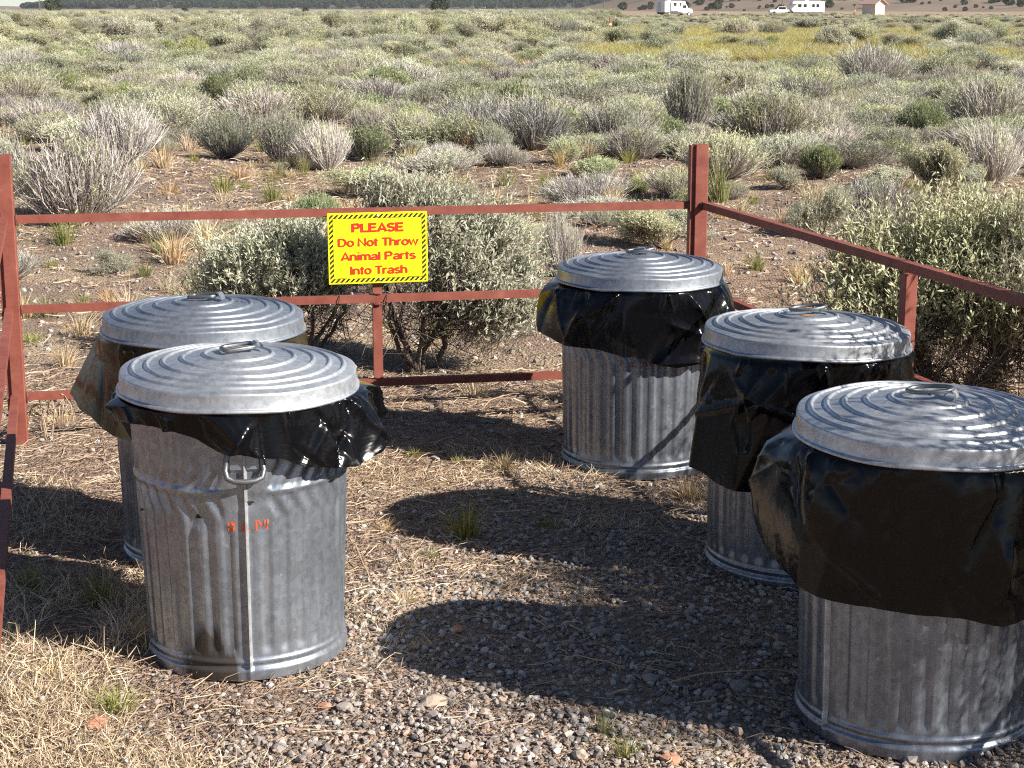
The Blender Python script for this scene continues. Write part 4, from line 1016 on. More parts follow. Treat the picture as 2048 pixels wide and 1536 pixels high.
def where_label(desc, x, y, big):
    u, v = px(x, y); size = 'large' if big > .95 else ('small' if big < .7 else 'middle-sized')
    for mu, mv, sn in sorted(MARKS, key=lambda q: (q[0] - u) ** 2 + (4 * (q[1] - v)) ** 2)[:9]:
        du, dv = (u - mu), (v - mv) * 5
        if math.hypot(du, dv) > 520: break
        a = math.degrees(math.atan2(-dv, du)) % 360; k_ = int(((a + 22.5) % 360) // 45); near = 'close ' if math.hypot(du, dv) < 130 else ''
        dr = ['right of', 'behind and right of', 'behind', 'behind and left of', 'left of', 'in front and left of', 'in front of', 'in front and right of'][k_]
        lb = '%s %s %s%s %s' % (size, desc, near, dr, sn)
        if lb not in used_labels and len(lb.split()) <= 16: used_labels.add(lb); return lb
    return None
ORD = ['first', 'second', 'third', 'fourth', 'fifth', 'sixth', 'seventh', 'eighth', 'ninth', 'tenth', 'eleventh', 'twelfth', 'thirteenth', 'fourteenth', 'fifteenth']
for kd in ('tuft', 'straw'):
    L_ = sorted([q for q in TUFTS if q[0] == kd], key=lambda q: q[1])
    for i, (k_, u, v, w, h_) in enumerate(L_):
        p = gp(u, v); s_ = pxm(p); where = 'behind the left rails' if u < 650 else ('behind the sign and centre' if u < 1385 else 'behind the right-hand rail')
        bush(kd, p[0], p[1], w / s_, h_ / s_, '%s %s, %s such from the left' % ('olive grass tuft' if kd == 'tuft' else 'straw grass tuft', where, ORD[i]), 'grass tufts beyond the fence', 'grass tuft')
INT = [('tuft', 930, 1075, 130, 95, 'green grass tuft in the shadow of the middle right can'), ('tuft', 862, 1110, 90, 38, 'low yellowish grass tuft at the shadow edge between the cans'),
       ('straw', 808, 1205, 110, 45, 'dry grass tuft on sunlit gravel right of the stained can'), ('straw', 1378, 1000, 120, 65, 'golden dry tuft between the far can and the middle can'),
       ('straw', 770, 1060, 80, 40, 'small straw tuft at the tip of the middle shadow'), ('tuft', 1095, 1055, 80, 38, 'small green tuft in the middle of the upper can shadow'),
       ('tuft', 1255, 1520, 120, 70, 'green and straw tuft on the gravel at the bottom of the picture'), ('tuft', 1205, 1465, 60, 75, 'thin grass sprig at the lower edge of the front shadow'),
       ('tuft', 235, 1425, 150, 85, 'yellow-green tuft in the dry grass at the lower left'), ('straw', 100, 1360, 170, 42, 'thick golden dry grass clump at the lower left'),
       ('straw', 300, 1290, 130, 75, 'dry seed-headed grass at the foot of the stained can'), ('straw', 60, 1300, 140, 46, 'golden grass clump beside the left fence at the shadow edge'),
       ('tuft', 200, 1200, 150, 90, 'green grass growing in the shade left of the stained can'), ('tuft', 60, 1180, 110, 80, 'shaded grass tuft beside the left fence rail'),
       ('tuft', 830, 915, 60, 32, 'row of short green blades at the upper shadow edge, left end'), ('tuft', 920, 925, 70, 30, 'short green blades at the upper shadow edge, right end'),
       ('straw', 1010, 945, 80, 50, 'wispy dry tuft below the far shadow'), ('straw', 950, 790, 120, 45, 'pale straw tuft just inside the back fence'),
       ('straw', 1240, 1345, 60, 30, 'small dry tuft in the front can shadow'), ('straw', 120, 850, 130, 55, 'straw tuft inside the left corner post'),
       ('straw', 1170, 1005, 50, 28, 'tiny dry sprig near the base of the far can'), ('straw', 1505, 1105, 60, 40, 'brown sprig in the shade left of the middle can')]
for kd, u, v, w, h_, lb in INT:
    p = gp(u, v); s_ = pxm(p); bush(kd, p[0], p[1], w / s_, h_ / s_, lb, 'grass tufts inside the fence', 'grass tuft')
# dry seed heads arching by the left post
t0 = MB(); pb = gp(95, 880)
for k in range(7):
    a = np.array([rng.normal() * .02, rng.normal() * .02, 0]); hx = rng.uniform(-.05, .12); hz = rng.uniform(.10, .17)
    P = np.array([a, a + (hx * .3, 0, hz * .8), a + (hx * .8, -.01, hz), a + (hx * 1.3, -.02, hz * .75), a + (hx * 1.5, -.03, hz * .35)])
    tube(t0, P, [.0016, .0014, .0012, .0012, .0008], 4, caps=False)
    for q in range(30):
        f = rng.uniform(1.6, 4); i0 = min(3, int(f)); c_ = P[i0] + (P[i0 + 1] - P[i0]) * (f - i0); leaves(t0, c_[None], rng.normal(size=(1, 3)) + (0, 0, -.6), .010, .005)
tag(t0.build('seeding_weed', M['straw'], None, pb), 'dried arching weed with hanging seed heads beside the left corner post', 'plant')

# ---- the crowded plain: the nearest bushes one by one, the rest as one mass
def open_patch(x, y): return vnoise(np.array(x), np.array(y) * .4, .30, 21) > .05 + .25 * vnoise(np.array(x), np.array(y), .8, 23)
cand = []
y = 15.0
grid = {}
def far_enough(x, y, dmin):
    gx, gy = int(x // 1.0), int(y // 1.0)
    for a in (-1, 0, 1):
        for b_ in (-1, 0, 1):
            for (px, py, pd) in grid.get((gx + a, gy + b_), ()):
                if (px - x) ** 2 + (py - y) ** 2 < (dmin * .5 + pd * .5) ** 2: return False
    return True
def occupy(x, y, d): grid.setdefault((int(x // 1.0), int(y // 1.0)), []).append((x, y, d))
for (x, y) in placed: occupy(x, y, .75)
tries = 0; pts = []
while tries < 15000:
    tries += 1; y = math.sqrt(rng.uniform(8.6 ** 2, 62 ** 2)); x = rng.uniform(-.335, .335) * y
    if open_patch(x, y) and rng.random() < .93: continue
    if rng.random() > .08 + .92 * ss(13.5, 20.5, y): continue
    if x > .04 * y and y > 40 and rng.random() < .85: continue
    s_ = (.36 + .62 * rng.uniform(0, 1) ** 1.3) * (1 + max(0, y - 15) / 90) * (.55 + .45 * ss(10, 18, y))
    if far_enough(x, y, s_ * .70): occupy(x, y, s_ * .70); pts.append((x, y, s_))
pts.sort(key=lambda q: q[1])
stuffP = {'sage': [], 'rab': [], 'dry': [], 'grn': []}
ZONE = lambda x, y: ('left' if x < -.11 * y else ('right' if x > .11 * y else 'middle'))
LIM = {'sage': 280, 'rab': 290, 'dry': 240, 'grn': 90}
DESC = {'sage': 'silvery sagebrush', 'rab': 'grey-green rabbitbrush', 'dry': 'leafless twig bush', 'grn': 'fresh green bush'}
made = {k_: 0 for k_ in LIM}
for x, y, s_ in pts:
    far = np.clip((y - 20) / 40, 0, 1); kd = rng.choice(['sage', 'rab', 'dry', 'grn'], p=[.12 + .52 * far, .46 - .26 * far, .34 - .23 * far, .08 - .03 * far])
    hgt = s_ * rng.uniform(.36, .66) * (.95 if kd == 'sage' else .82); wd = s_ * (.72 if kd == 'grn' else 1.12)
    if made[kd] < LIM[kd]:
        made[kd] += 1; z_ = ZONE(x, y); band = 'in the front rows of the plain' if y < 27 else 'farther out among the crowded brush'
        bush(kd, x, y, wd, hgt, (where_label(DESC[kd], x, y, s_) if y < 40 else None) or '%s %s, %s part' % (DESC[kd], band, z_), '%s %s %s' % (DESC[kd], band, z_))
    else: stuffP[kd].append((x, y, wd, hgt))
far_pts = []
n = 9000; yy = np.sqrt(rng.uniform(60 ** 2, 330 ** 2, n)); xx = rng.uniform(-.34, .34, n) * yy
op = (vnoise(xx, yy, .05, 33) > .40) | ((xx > .05 * yy) & (yy < 112) & (vnoise(xx, yy, .12, 8) > -.55))
lane = (xx > .06 * yy) & (yy > 110)
for x, y, o_, ln in zip(xx, yy, op, lane):
    if o_ and rng.random() < .85: continue
    s_ = (.6 + 1.4 * rng.uniform(0, 1) ** 1.5) * (.8 if ln else 1)
    stuffP['sage' if rng.random() < .88 else 'rab'].append((x, y, s_, s_ * rng.uniform(.45, .66) * (.6 if ln else 1)))

def scatter(name, P, sources, label, cat, scl_ref):
    """one 'stuff' object: points that instance the given meshes"""
    P = np.array(P, float); n = len(P); me = bpy.data.meshes.new(name); me.vertices.add(n)
    co = np.stack([P[:, 0], P[:, 1], gh(P[:, 0], P[:, 1]) - .02], 1); me.vertices.foreach_set('co', co.astype(np.float32).ravel())
    ii = rng.integers(0, len(sources), n)
    sc_a = np.stack([P[:, 2] / scl_ref[ii, 0], P[:, 2] / scl_ref[ii, 0], P[:, 3] / scl_ref[ii, 1]], 1)
    a = me.attributes.new('scl', 'FLOAT_VECTOR', 'POINT'); a.data.foreach_set('vector', sc_a.astype(np.float32).ravel())
    a = me.attributes.new('rotv', 'FLOAT_VECTOR', 'POINT'); a.data.foreach_set('vector', np.stack([rng.normal(size=n) * .09, rng.normal(size=n) * .09, rng.uniform(0, 6.28, n)], 1).astype(np.float32).ravel())
    a = me.attributes.new('pick', 'INT', 'POINT'); a.data.foreach_set('value', ii.astype(np.int32))
    o = link(name, me); o['kind'] = 'stuff'; tag(o, label, cat)
    ng = bpy.data.node_groups.new(name, 'GeometryNodeTree')
    ng.interface.new_socket('Geometry', in_out='INPUT', socket_type='NodeSocketGeometry'); ng.interface.new_socket('Geometry', in_out='OUTPUT', socket_type='NodeSocketGeometry')
    N = ng.nodes; gi = N.new('NodeGroupInput'); go = N.new('NodeGroupOutput'); iop = N.new('GeometryNodeInstanceOnPoints'); j = N.new('GeometryNodeGeometryToInstance')
    for src in reversed(sources):
        oi = N.new('GeometryNodeObjectInfo'); oi.inputs['Object'].default_value = src; oi.transform_space = 'ORIGINAL'
        ng.links.new(oi.outputs['Geometry'], j.inputs[0])
    def attr(nm, ty): q = N.new('GeometryNodeInputNamedAttribute'); q.data_type = ty; q.inputs[0].default_value = nm; return q.outputs[0]
    m2p = N.new('GeometryNodeMeshToPoints'); ng.links.new(gi.outputs[0], m2p.inputs[0])
    ng.links.new(m2p.outputs[0], iop.inputs['Points']); ng.links.new(j.outputs[0], iop.inputs['Instance'])
    iop.inputs['Pick Instance'].default_value = True; ng.links.new(attr('pick', 'INT'), iop.inputs['Instance Index'])
    e2r = N.new('FunctionNodeEulerToRotation'); ng.links.new(attr('rotv', 'FLOAT_VECTOR'), e2r.inputs[0]); ng.links.new(e2r.outputs[0], iop.inputs['Rotation'])
    ng.links.new(attr('scl', 'FLOAT_VECTOR'), iop.inputs['Scale']); ng.links.new(iop.outputs[0], go.inputs[0])
    md = o.modifiers.new('scatter', 'NODES'); md.node_group = ng; return o
def sources_of(kd):
    out, ref = [], []
    for me in KIND[kd][1]:
        o = next((q for q in C.objects if q.data == me), None)
        if o: out.append(o); ref.append(dims[me.name])
    return out, np.array(ref)
for kd, nm, lb in (('sage', 'sagebrush_plain', 'grey-green sagebrush massed over the far plain to the horizon'), ('rab', 'rabbitbrush_plain', 'grey rabbitbrush scattered through the far plain'),
                   ('dry', 'dry_brush_plain', 'leafless grey brush scattered through the plain'), ('grn', 'green_brush_plain', 'small green bushes scattered through the plain')):
    if stuffP[kd]:
        so_, rf = sources_of(kd); scatter(nm, stuffP[kd], so_, lb, 'brush', rf)
# grass between the bushes and the yellow-green meadow strip
GP, SP, MP = [], [], []
n = 2600; yy = np.sqrt(rng.uniform(7.2 ** 2, 60 ** 2, n)); xx = rng.uniform(-.34, .36, n) * yy
for x, y in zip(xx, yy):
    s_ = rng.uniform(.12, .34); (GP if rng.random() < .38 else SP).append((x, y, s_ * (1 + y / 60), s_ * rng.uniform(.35, .75) * (1 + y / 90)))
n = 8500; yy = rng.uniform(46, 112, n); xx = rng.uniform(.03, .36, n) * yy
for x, y in zip(xx, yy):
    if vnoise(np.array(x), np.array(y), .12, 8) > -.75: MP.append((x, y, rng.uniform(.6, 1.2), rng.uniform(.24, .42)))
n = 2200; yy = rng.uniform(40, 130, n); xx = rng.uniform(-.34, .1, n) * yy
for x, y in zip(xx, yy):
    if vnoise(np.array(x), np.array(y), .06, 28) > .15: MP.append((x, y, rng.uniform(.5, .9), rng.uniform(.22, .4)))
so_, rf = sources_of('tuft'); scatter('meadow_grass', GP, so_, 'yellow-green grass growing between the bushes of the plain', 'grass', rf)
so_, rf = sources_of('mead'); scatter('meadow_strip', MP, so_, 'yellow-green meadow strip crossing the plain on the right', 'grass', rf)
so_, rf = sources_of('straw'); scatter('dry_grass', SP, so_, 'dry straw grass growing between the bushes of the plain', 'grass', rf)

# ================================================================== GRAVEL, STONES, STRAW LITTER
def ico(sub, jit, flat_):
    bm = bmesh.new(); bmesh.ops.create_icosphere(bm, subdivisions=sub, radius=.5)
    V = np.array([q.co[:] for q in bm.verts]); F = np.array([[w.index for w in f.verts] for f in bm.faces]); bm.free()
    V = V * (1 + rng.normal(size=(len(V), 1)) * jit) * np.array([1, rng.uniform(.6, .9), flat_]); return V, F
STN = [ico(1, .17, rng.uniform(.45, .75)) for _ in range(14)]
def rotmats(n, tilt):
    a = rng.uniform(0, 6.28, n); b_ = rng.normal(size=n) * tilt; c_ = rng.normal(size=n) * tilt
    ca, sa, cb, sb, cc, sc2 = np.cos(a), np.sin(a), np.cos(b_), np.sin(b_), np.cos(c_), np.sin(c_); z = np.zeros(n); o1 = np.ones(n)
    Rz = np.stack([ca, -sa, z, sa, ca, z, z, z, o1], 1).reshape(n, 3, 3); Rx = np.stack([o1, z, z, z, cb, -sb, z, sb, cb], 1).reshape(n, 3, 3); Ry = np.stack([cc, z, sc2, z, o1, z, -sc2, z, cc], 1).reshape(n, 3, 3)
    return Rz @ Rx @ Ry
def stones(mb, x, y, size, sink=.12, tilt=.35):
    n = len(x); which = rng.integers(0, len(STN), n); RM = rotmats(n, tilt); zb = gh(x, y)
    for k, (V, F) in enumerate(STN):
        m_ = which == k
        if not m_.any(): continue
        W = np.einsum('nij,vj->nvi', RM[m_], V) * size[m_][:, None, None]
        W[:, :, 2] += (zb[m_] + size[m_] * (.28 - sink))[:, None]; W[:, :, 0] += x[m_][:, None]; W[:, :, 1] += y[m_][:, None]
        c_ = m_.sum(); mb.add(W.reshape(-1, 3), (F[None] + (np.arange(c_) * len(V))[:, None, None]).reshape(-1, 3), 0)
def in_view(x, y, m_=.06): return np.abs(x) < y * (.315 + m_ * 0) + .12
mb = MB()
n = 66000; y = 2.55 + 3.4 * rng.uniform(0, 1, n) ** 1.15; x = rng.uniform(-1.75, 1.85, n); k = in_view(x, y)
# less gravel where straw takes over: back strip and the lower left corner
den = 1 - .80 * ss(4.6, 5.4, y + .25 * vnoise(x, y, 3, 41)) ; den *= 1 - .85 * ss(-.35, -.85, x + .18 * vnoise(x, y, 4, 42) - .25 * (y - 3.2))
k &= rng.uniform(0, 1, n) < den; x, y = x[k], y[k]
sz = .0064 + .0160 * rng.uniform(0, 1, len(x)) ** 2.2; big_ = rng.random(len(x)) < .035; sz[big_] *= rng.uniform(1.2, 1.6, big_.sum())
stones(mb, x, y, sz)
n = 14000; y2 = np.sqrt(rng.uniform(5.4 ** 2, 17 ** 2, n)); x2 = rng.uniform(-.32, .34, n) * y2; stones(mb, x2, y2, .012 + .028 * rng.uniform(0, 1, n) ** 2.5)
gr = mb.build('gravel', M['gravel']); gr['kind'] = 'stuff'; tag(gr, 'reddish grey cinder gravel covering the ground around the cans', 'gravel')
BIG = [(193, 1462, 52, 'red_stone', 'rusty red lava stone in the dry grass at the lower left'), (868, 1412, 56, 'tan_stone', 'flat pale tan stone on sunlit gravel below the front shadow'),
       (1340, 1528, 42, 'red_stone', 'orange-brown block of stone cut by the bottom edge'), (1195, 1275, 36, 'grey_stone', 'rounded grey stone in the middle of the front shadow'),
       (920, 1262, 34, 'red_stone', 'dark red stone near the tip of the front shadow'), (1300, 1365, 36, 'grey_stone', 'grey stone in the lower part of the front shadow'),
       (737, 1015, 24, 'tan_stone', 'orange-tan stone right of the stained can near the upper shadow'), (968, 1432, 34, 'tan_stone', 'tan stone at the lower shadow edge'),
       (1160, 1520, 40, 'tan_stone', 'pale angular stone at the bottom of the picture left of the grass tuft'), (690, 1420, 36, 'grey_stone', 'dark grey stone on gravel below the stained can'),
       (1030, 1505, 34, 'grey_stone', 'brownish grey stone at the bottom centre'), (1480, 1375, 46, 'grey_stone', 'large shaded stone left of the can at the right edge'), (650, 1415, 30, 'red_stone', 'reddish stone beside the dark grey one below the stained can'),
       (560, 1500, 34, 'grey_stone', 'grey stone at the bottom left of centre')]
for i, (u, v, w, mt, lb) in enumerate(BIG):
    V, F = ico(2, .12, .48); p = gp(u, v); s_ = w / pxm(p); m2 = MB(); m2.add(V * s_, F, 0)
    tag(m2.build('stone', M[mt], None, p + np.array([0, 0, s_ * .16]), rng.uniform(0, 6)), lb, 'stone', 'larger stones lying in the gravel')

def litter(mb, x, y, L, w, lift, up=0.0):
    n = len(x); a = rng.uniform(0, 6.28, n); z = gh(x, y) + lift * rng.uniform(.2, 1, n)
    d = np.stack([np.cos(a), np.sin(a), rng.normal(size=n) * .12 + up * rng.uniform(0, 1, n)], 1)
    P0 = np.stack([x, y, z], 1); P2 = P0 + d * L[:, None]; P1 = (P0 + P2) / 2 + rng.normal(size=(n, 3)) * (L * .10)[:, None] * np.array([1, 1, .5])
    P2[:, 2] = np.maximum(P2[:, 2], gh(P2[:, 0], P2[:, 1]) + .003); P1[:, 2] = np.maximum(P1[:, 2], gh(P1[:, 0], P1[:, 1]) + .004)
    ribbons(mb, P0, P1, P2, w, 0, .5)
mb = MB()
n = 48000; y = 2.5 + 4.3 * rng.uniform(0, 1, n); x = rng.uniform(-2.1, 2.2, n); k = in_view(x, y)
den = .22 + .78 * ss(4.4, 5.3, y + .3 * vnoise(x, y, 3, 41)) + .9 * ss(-.25, -.8, x + .2 * vnoise(x, y, 4, 42) - .25 * (y - 3.2))
k &= rng.uniform(0, 1, n) < den; litter(mb, x[k], y[k], rng.uniform(.02, .10, k.sum()), .0022, .014)
n = 52000; y = np.sqrt(rng.uniform(6 ** 2, 22 ** 2, n)); x = rng.uniform(-.32, .34, n) * y; k = rng.uniform(0, 1, n) < .30 + .7 * (vnoise(x, y, 1.1, 51) > .15)
litter(mb, x[k], y[k], rng.uniform(.03, .13, k.sum()), .0030 + .00022 * y[k], .02, .15)
o = mb.build('straw_litter', M['litter']); o['kind'] = 'stuff'; tag(o, 'broken dry straw and twigs littering the ground', 'straw')
mb = MB()   # standing dry grass at the lower left and along the shaded left side
for (cx, cy, rx, ry, n, h_) in ((-.80, 3.02, .34, .24, 4200, .040), (-.62, 2.80, .26, .16, 1500, .034), (-.98, 3.35, .22, .22, 2200, .048), (-1.05, 3.9, .28, .45, 3000, .075), (-1.25, 4.9, .4, .5, 2600, .06), (-.1, 5.35, .75, .28, 3600, .045), (.15, 4.72, .35, .12, 1200, .035), (-.28, 4.05, .10, .45, 900, .03), (.62, 4.95, .16, .14, 700, .045)):
    a = rng.uniform(0, 6.28, n); q = np.sqrt(rng.uniform(0, 1, n)) * rng.uniform(.6, 1.15, n); x = cx + rx * q * np.cos(a); y = cy + ry * q * np.sin(a)
    k = vnoise(x, y, 7, 61) > -.45; x, y = x[k], y[k]; n2 = len(x); hh = h_ * rng.uniform(.3, 1.3, n2)
    P0 = np.stack([x, y, gh(x, y) - .003], 1); d = rng.normal(size=(n2, 3)) * .55; d[:, 2] = rng.uniform(.05, .75, n2); P2 = P0 + unit(d) * hh[:, None]; P1 = (P0 + P2) / 2 + rng.normal(size=(n2, 3)) * (hh * .1)[:, None]
    ribbons(mb, P0, P1, P2, rng.uniform(.0012, .0032, n2), 0, .3)
o = mb.build('dry_turf', M['straw']); o['kind'] = 'stuff'; tag(o, 'short golden dry grass around the cans and along the left fence', 'grass')
# a few long fallen stalks
for i, (u, v, u2, v2, lb) in enumerate(((1335, 1362, 1590, 1340, 'long dry stalk lying across the front shadow'), (1120, 1310, 1250, 1340, 'short dry stalk in the middle of the front shadow'), (700, 1075, 740, 1160, 'bent straw stalk right of the stained can'))):
    a = at(u, v, .012); b_ = at(u2, v2, .012); m2 = MB(); ts = np.linspace(0, 1, 8)[:, None]; P = a + (b_ - a) * ts; P[:, 2] += .012 * np.sin(ts[:, 0] * 3.1) + rng.normal(size=8) * .002; P[:, 1] += rng.normal(size=8) * .006
    tube(m2, P - P[0], .0016, 5); tag(m2.build('dry_stalk', M['straw'], None, P[0]), lb, 'stalk')

# ================================================================== FAR THINGS
def far_at(u, d): q = (u - 1024) / FPX * .979; return np.array([q * d * 1.0, d, 0.0])
ROOTS = {}
def fbox(parent, name, lo, hi, mat, bev=.0): m = MB(); box(m, lo, hi, 0, bev); return m.build(name, M[mat], parent)
def wheel(parent, x, y, r=.4, w=.28):
    m = MB(); prof = [(.001, -w/2), (r * .9, -w/2), (r, -w/2 + .05), (r, w/2 - .05), (r * .9, w/2), (.001, w/2)]; lathe(m, prof, 20)
    o = m.build('wheel', M['tyre'], parent); o.location = (x, y, r); o.rotation_euler = (R(90), 0, 0)
    m = MB(); lathe(m, [(.001, 0), (r * .55, 0), (r * .6, -.03)], 16); h = m.build('hub', M['offwhite'], o); h.location = (0, 0, w/2 + .01); return o
# camper truck: local +X = driving direction
p = far_at(1352, 325)
t0 = thing('camper_truck', 'white box-bodied camper truck parked far out on the plain, left of the trailer', 'camper', p, R(40))
body = fbox(t0, 'box_body', (-4.2, -1.2, .75), (.4, 1.2, 2.8), 'white', .08)
fbox(body, 'overcab', (.42, -1.15, 2.0), (1.3, 1.15, 2.78), 'white', .1)
fbox(t0, 'slide_out', (-2.8, -1.5, 1.0), (-.6, -1.21, 2.6), 'white', .05)
for x0, x1 in ((-2.3, -1.5), (-.3, .1)): fbox(t0, 'window', (x0, -1.53 if x1 < -1 else -1.22, 1.9), (x1, -1.505 if x1 < -1 else -1.203, 2.5), 'glass')
fbox(t0, 'rear_door', (-4.23, -.1, .9), (-4.205, .7, 2.5), 'offwhite'); fbox(t0, 'roof_unit', (-2.6, -.35, 2.81), (-1.8, .35, 3.0), 'white', .06)
m = MB(); prism(m, [(.45, .6), (3.2, .6), (3.3, 1.1), (3.1, 1.35), (2.15, 1.45), (1.65, 2.15), (.45, 2.18)], (0, -1.0, 0), (0, 1.0, 0), (1, 0, 0), (0, 0, 1)); cab = m.build('cab', M['white'], t0)
m = MB(); m.add([(1.71, -.85, 2.10), (1.71, .85, 2.10), (2.14, .85, 1.50), (2.14, -.85, 1.50)], [(0, 1, 2, 3)]); m.build('windscreen', M['glass'], cab)
fbox(cab, 'side_window', (.7, -1.012, 1.5), (1.6, -1.002, 2.05), 'glass'); fbox(t0, 'underbody', (-4.1, -1.0, .45), (.4, 1.0, .745), 'shed_dark')
for x in (-2.9, 2.3):
    for y_ in (-.95, .95): wheel(t0, x, y_)
# pickup and travel trailer
p = far_at(1611, 395)
t0 = thing('travel_trailer', 'long white travel trailer with dark windows hitched behind a pickup', 'trailer', p, R(188))
m = MB(); prism(m, [(-3.9, .6), (3.3, .6), (3.75, 1.2), (3.9, 2.0), (3.5, 2.9), (3.2, 3.1), (-3.8, 3.1), (-3.95, 2.9)], (0, -1.2, 0), (0, 1.2, 0), (1, 0, 0), (0, 0, 1)); m.build('body', M['white'], t0)
for x0, x1 in ((-2.6, -2.0), (-1.6, -1.0), (.3, 1.0), (1.5, 2.3)):
    w_ = fbox(t0, 'window', (x0, 1.205, 1.7), (x1, 1.22, 2.4), 'glass')
fbox(t0, 'door', (-.5, 1.205, .75), (.1, 1.23, 2.7), 'offwhite'); fbox(t0, 'roof_unit', (-.4, -.4, 3.11), (.5, .4, 3.45), 'white', .06); fbox(t0, 'awning', (2.4, 1.24, 2.5), (3.9, 2.2, 2.56), 'offwhite')
fbox(t0, 'hitch', (3.4, -.1, .45), (5.0, .1, .58), 'shed_dark'); fbox(t0, 'underbody', (-3.6, -1.0, .35), (3.2, 1.0, .595), 'shed_dark')
for x in (-.5, .5):
    for y_ in (-1.0, 1.0): wheel(t0, x, y_, .36)
p = far_at(1560, 400)
t0 = thing('pickup_truck', 'white pickup truck parked just left of the travel trailer', 'pickup', p, R(188))
m = MB(); prism(m, [(-2.8, .55), (2.7, .55), (2.75, 1.0), (2.5, 1.15), (1.3, 1.2), (.7, 1.85), (-1.0, 1.88), (-1.2, 1.2), (-2.8, 1.2)], (0, -.95, 0), (0, .95, 0), (1, 0, 0), (0, 0, 1)); b_ = m.build('body', M['white'], t0)
fbox(t0, 'side_window', (-.95, .955, 1.25), (.75, .97, 1.75), 'glass'); m = MB(); m.add([(.75, -.85, 1.82), (.75, .85, 1.82), (1.28, .85, 1.24), (1.28, -.85, 1.24)], [(0, 1, 2, 3)]); m.build('windscreen', M['glass'], t0)
for x in (-1.7, 1.75):
    for y_ in (-.85, .85): wheel(t0, x, y_, .4)
# restroom building
p = far_at(1745, 312)
t0 = thing('restroom_building', 'small cream restroom building with pinkish gabled roof near the brown hill', 'building', p, R(-52))
fbox(t0, 'wall', (-1.5, -1.25, 0), (1.5, 1.25, 2.35), 'cream')
m = MB(); prism(m, [(-1.251, 2.352), (1.251, 2.352), (0, 3.0)], (-1.498, 0, 0), (1.498, 0, 0), (0, 1, 0), (0, 0, 1)); m.build('gable', M['cream'], t0)
for sg in (-1, 1):
    m = MB(); prism(m, [(sg * 1.75, 2.10), (0, 3.02), (0, 3.13), (sg * 1.78, 2.20)][::sg], (-1.95, 0, 0), (1.95, 0, 0), (0, 1, 0), (0, 0, 1)); m.build('roof', M['pinkroof'], t0)
fbox(t0, 'door', (-.45, -1.28, .02), (.45, -1.255, 2.05), 'offwhite'); fbox(t0, 'vent', (-1.53, -.7, 1.75), (-1.505, -.1, 2.1), 'shed_dark'); fbox(t0, 'vent', (-1.53, .2, 1.75), (-1.505, .8, 2.1), 'shed_dark')
# picnic tables
for u, d, lb in ((1446, 300, 'pale teal picnic table right of the camper truck'), (1677, 115, 'grey picnic table among the brush below the restroom building')):
    t0 = thing('picnic_table', lb, 'picnic table', far_at(u, d), R(8), 'picnic tables on the plain')
    mt = 'teal' if d > 200 else 'pole'; zz_ = 0
    fbox(t0, 'table_top', (-.95, -.38, .72 + zz_), (.95, .38, .77 + zz_), mt); fbox(t0, 'bench', (-.95, -.85, .44 + zz_), (.95, -.58, .48 + zz_), mt); fbox(t0, 'bench', (-.95, .58, .44 + zz_), (.95, .85, .48 + zz_), mt)
    for x in (-.65, .65): fbox(t0, 'leg', (x - .04, -.7, 0), (x + .04, -.62, .72 + zz_), mt); fbox(t0, 'leg', (x - .04, .62, 0), (x + .04, .70, .72 + zz_), mt); fbox(t0, 'brace', (x - .03, -.72, .40 + zz_), (x + .03, .72, .437 + zz_), mt)
# marker posts
for u, d, h_, lb in ((1221, 84, 1.05, 'orange-brown wooden marker post standing in the meadow strip'), (1708, 215, 1.75, 'orange-brown marker post left of the restroom building')):
    t0 = MB(); box(t0, (-.07, -.07, -.1), (.07, .07, h_), 0, .02); o = t0.build('marker_post', M['marker'], None, far_at(u, d)); tag(o, lb, 'post', 'marker posts')
    m = MB(); box(m, (-.075, -.075, h_ * .62), (.075, .075, h_ * .72), 0); m.build('band', M['cream'], o)
# utility poles
for u, d, lb in ((82, 560, 'utility pole at the far left against the pale sky'), (1207, 700, 'utility pole in front of the hills left of the camper truck'), (1563, 520, 'utility pole beside the pickup truck'), (318, 900, 'thin distant utility pole left of centre'),
                 (946, 980, 'distant utility pole at the centre, first of the row'), (994, 1050, 'distant utility pole at the centre, second of the row'), (1026, 1100, 'distant utility pole at the centre, third of the row'), (1147, 900, 'utility pole between the row and the pole by the camper')):
    t0 = thing('utility_pole', lb, 'utility pole', far_at(u, d), R(20), 'utility poles across the plain')
    m = MB(); tube(m, [(0, 0, -.5), (0, 0, 6), (0, 0, 11.5)], [.19, .16, .12], 8); m.build('pole', M['pole'], t0)
    fbox(t0, 'crossarm', (-1.2, .14, 10.5), (1.2, .26, 10.66), 'pole')
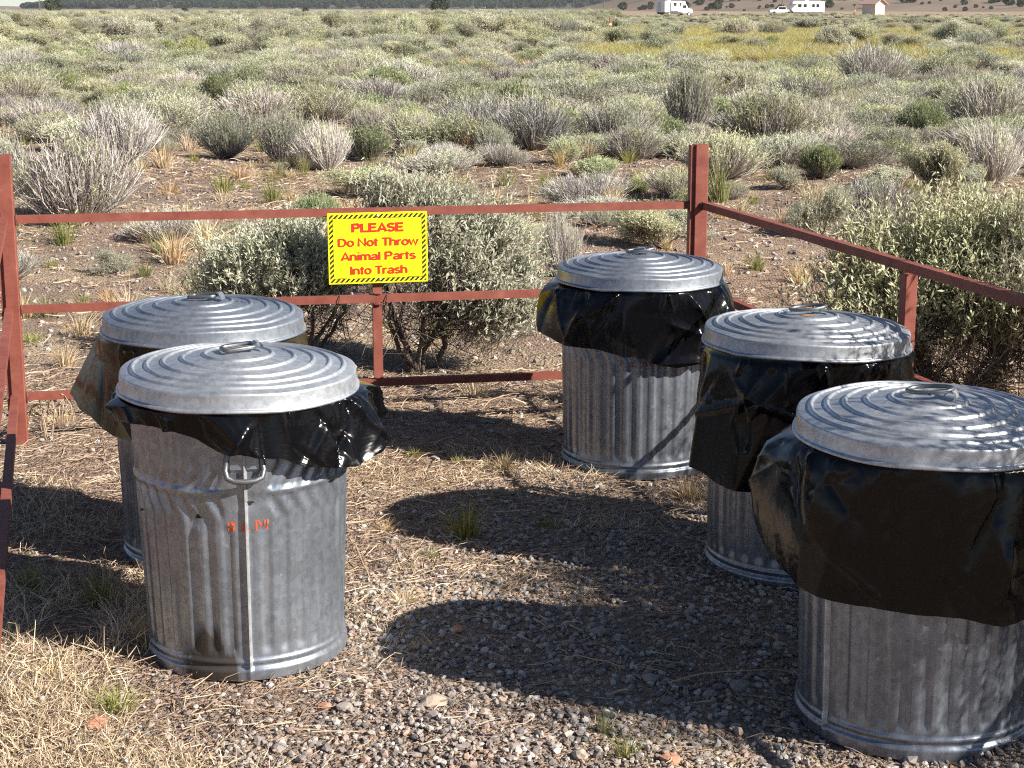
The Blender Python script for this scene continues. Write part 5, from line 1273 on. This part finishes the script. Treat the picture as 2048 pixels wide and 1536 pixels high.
# junipers
def make_juniper():
    mb = MB(); n = 1500; z = rng.uniform(.12, 1, n); prof = np.sin(np.clip(z, 0, 1) * 3.0) ** .7 * .55 + .05
    a = rng.uniform(0, 6.28, n); lob = 1 + .28 * np.sin(3 * a + 7 * z + rng.uniform(0, 6)); rr = prof * lob * rng.uniform(.55, 1, n) ** .5
    P = np.stack([rr * np.cos(a), rr * np.sin(a), z], 1); leaves(mb, P, rng.normal(size=(n, 3)) + np.stack([np.cos(a), np.sin(a), np.full(n, .8)], 1), rng.uniform(.08, .16, n), .07)
    st = MB(); limb(st, (0, 0, -.05), (.03, .02, .6), .05, .02, .01); mb.add(np.concatenate(st.v), np.concatenate([f for f, q, r_ in st.f]), 1)
    return mb.mesh('juniper_tree', [M['juniper'], M['bark']])
JUN = [make_juniper() for _ in range(4)]
k = 0
def juniper(x, y, z, h_, label, group):
    global k; k += 1; o = link('juniper_tree', JUN[k % 4], None, (x, y, z), rng.uniform(0, 6)); o.scale = (h_ * .95, h_ * .95, h_); return tag(o, label, 'tree', group)
for u, d, h_, lb in ((110, 620, 5.2, 'dark round juniper at the left foot of the wooded ridge'), (371, 520, 1.7, 'small dark juniper left of centre on the skyline'), (612, 480, 1.6, 'low dark juniper breaking the skyline left of the centre'),
                     (880, 560, 4.8, 'pointed dark juniper at the centre of the skyline')):
    q = far_at(u, d); juniper(q[0], q[1], -.1, h_, lb, 'junipers on the plain')
for i in range(240):
    d = rng.uniform(790, 1150); u = rng.uniform(1180, 2120); q = far_at(u, d); z = float(near_h(q[0], q[1]))
    if z < 0: continue
    juniper(q[0], q[1], z - .2, 1.0 + 4.0 * rng.uniform(0, 1) ** 2, 'dark juniper dotted on the bare brown hillside', 'junipers on the brown hill')
FP = []
n = 5000; yy = rng.uniform(2520, 3500, n); xx = rng.uniform(-860, 900, n); hz = far_h(xx, yy); k_ = hz > 1
P = np.stack([xx[k_], yy[k_], np.full(k_.sum(), 8.0), rng.uniform(5, 10, k_.sum())], 1)
srcs = []
for me in JUN: srcs.append(next(q for q in C.objects if q.data == me))
fw = scatter('juniper_woodland', P, srcs, 'dark juniper woodland covering the far ridge', 'woodland', np.array([(1.0, 1.0)] * 4))
co = np.stack([P[:, 0], P[:, 1], far_h(P[:, 0], P[:, 1]) - .3], 1); fw.data.vertices.foreach_set('co', co.astype(np.float32).ravel())

# ================================================================== THE AIR
mb = MB(); box(mb, (-4400, -420, -8), (4400, 5450, 215)); hz_ = mb.build('haze', []); hz_['kind'] = 'stuff'; tag(hz_, 'thin pale haze over the far ridge', 'haze')
t = NT('thin_air'); t.t.nodes.remove(t.out); t.out = t.t.nodes.new('ShaderNodeOutputMaterial')
pv = t.n('VolumePrincipled'); pv.inputs['Color'].default_value = (.86, .92, 1, 1); pv.inputs['Density'].default_value = .00006; pv.inputs['Anisotropy'].default_value = .2
t.t.links.new(pv.outputs[0], t.out.inputs['Volume']); hz_.data.materials.append(t.m)
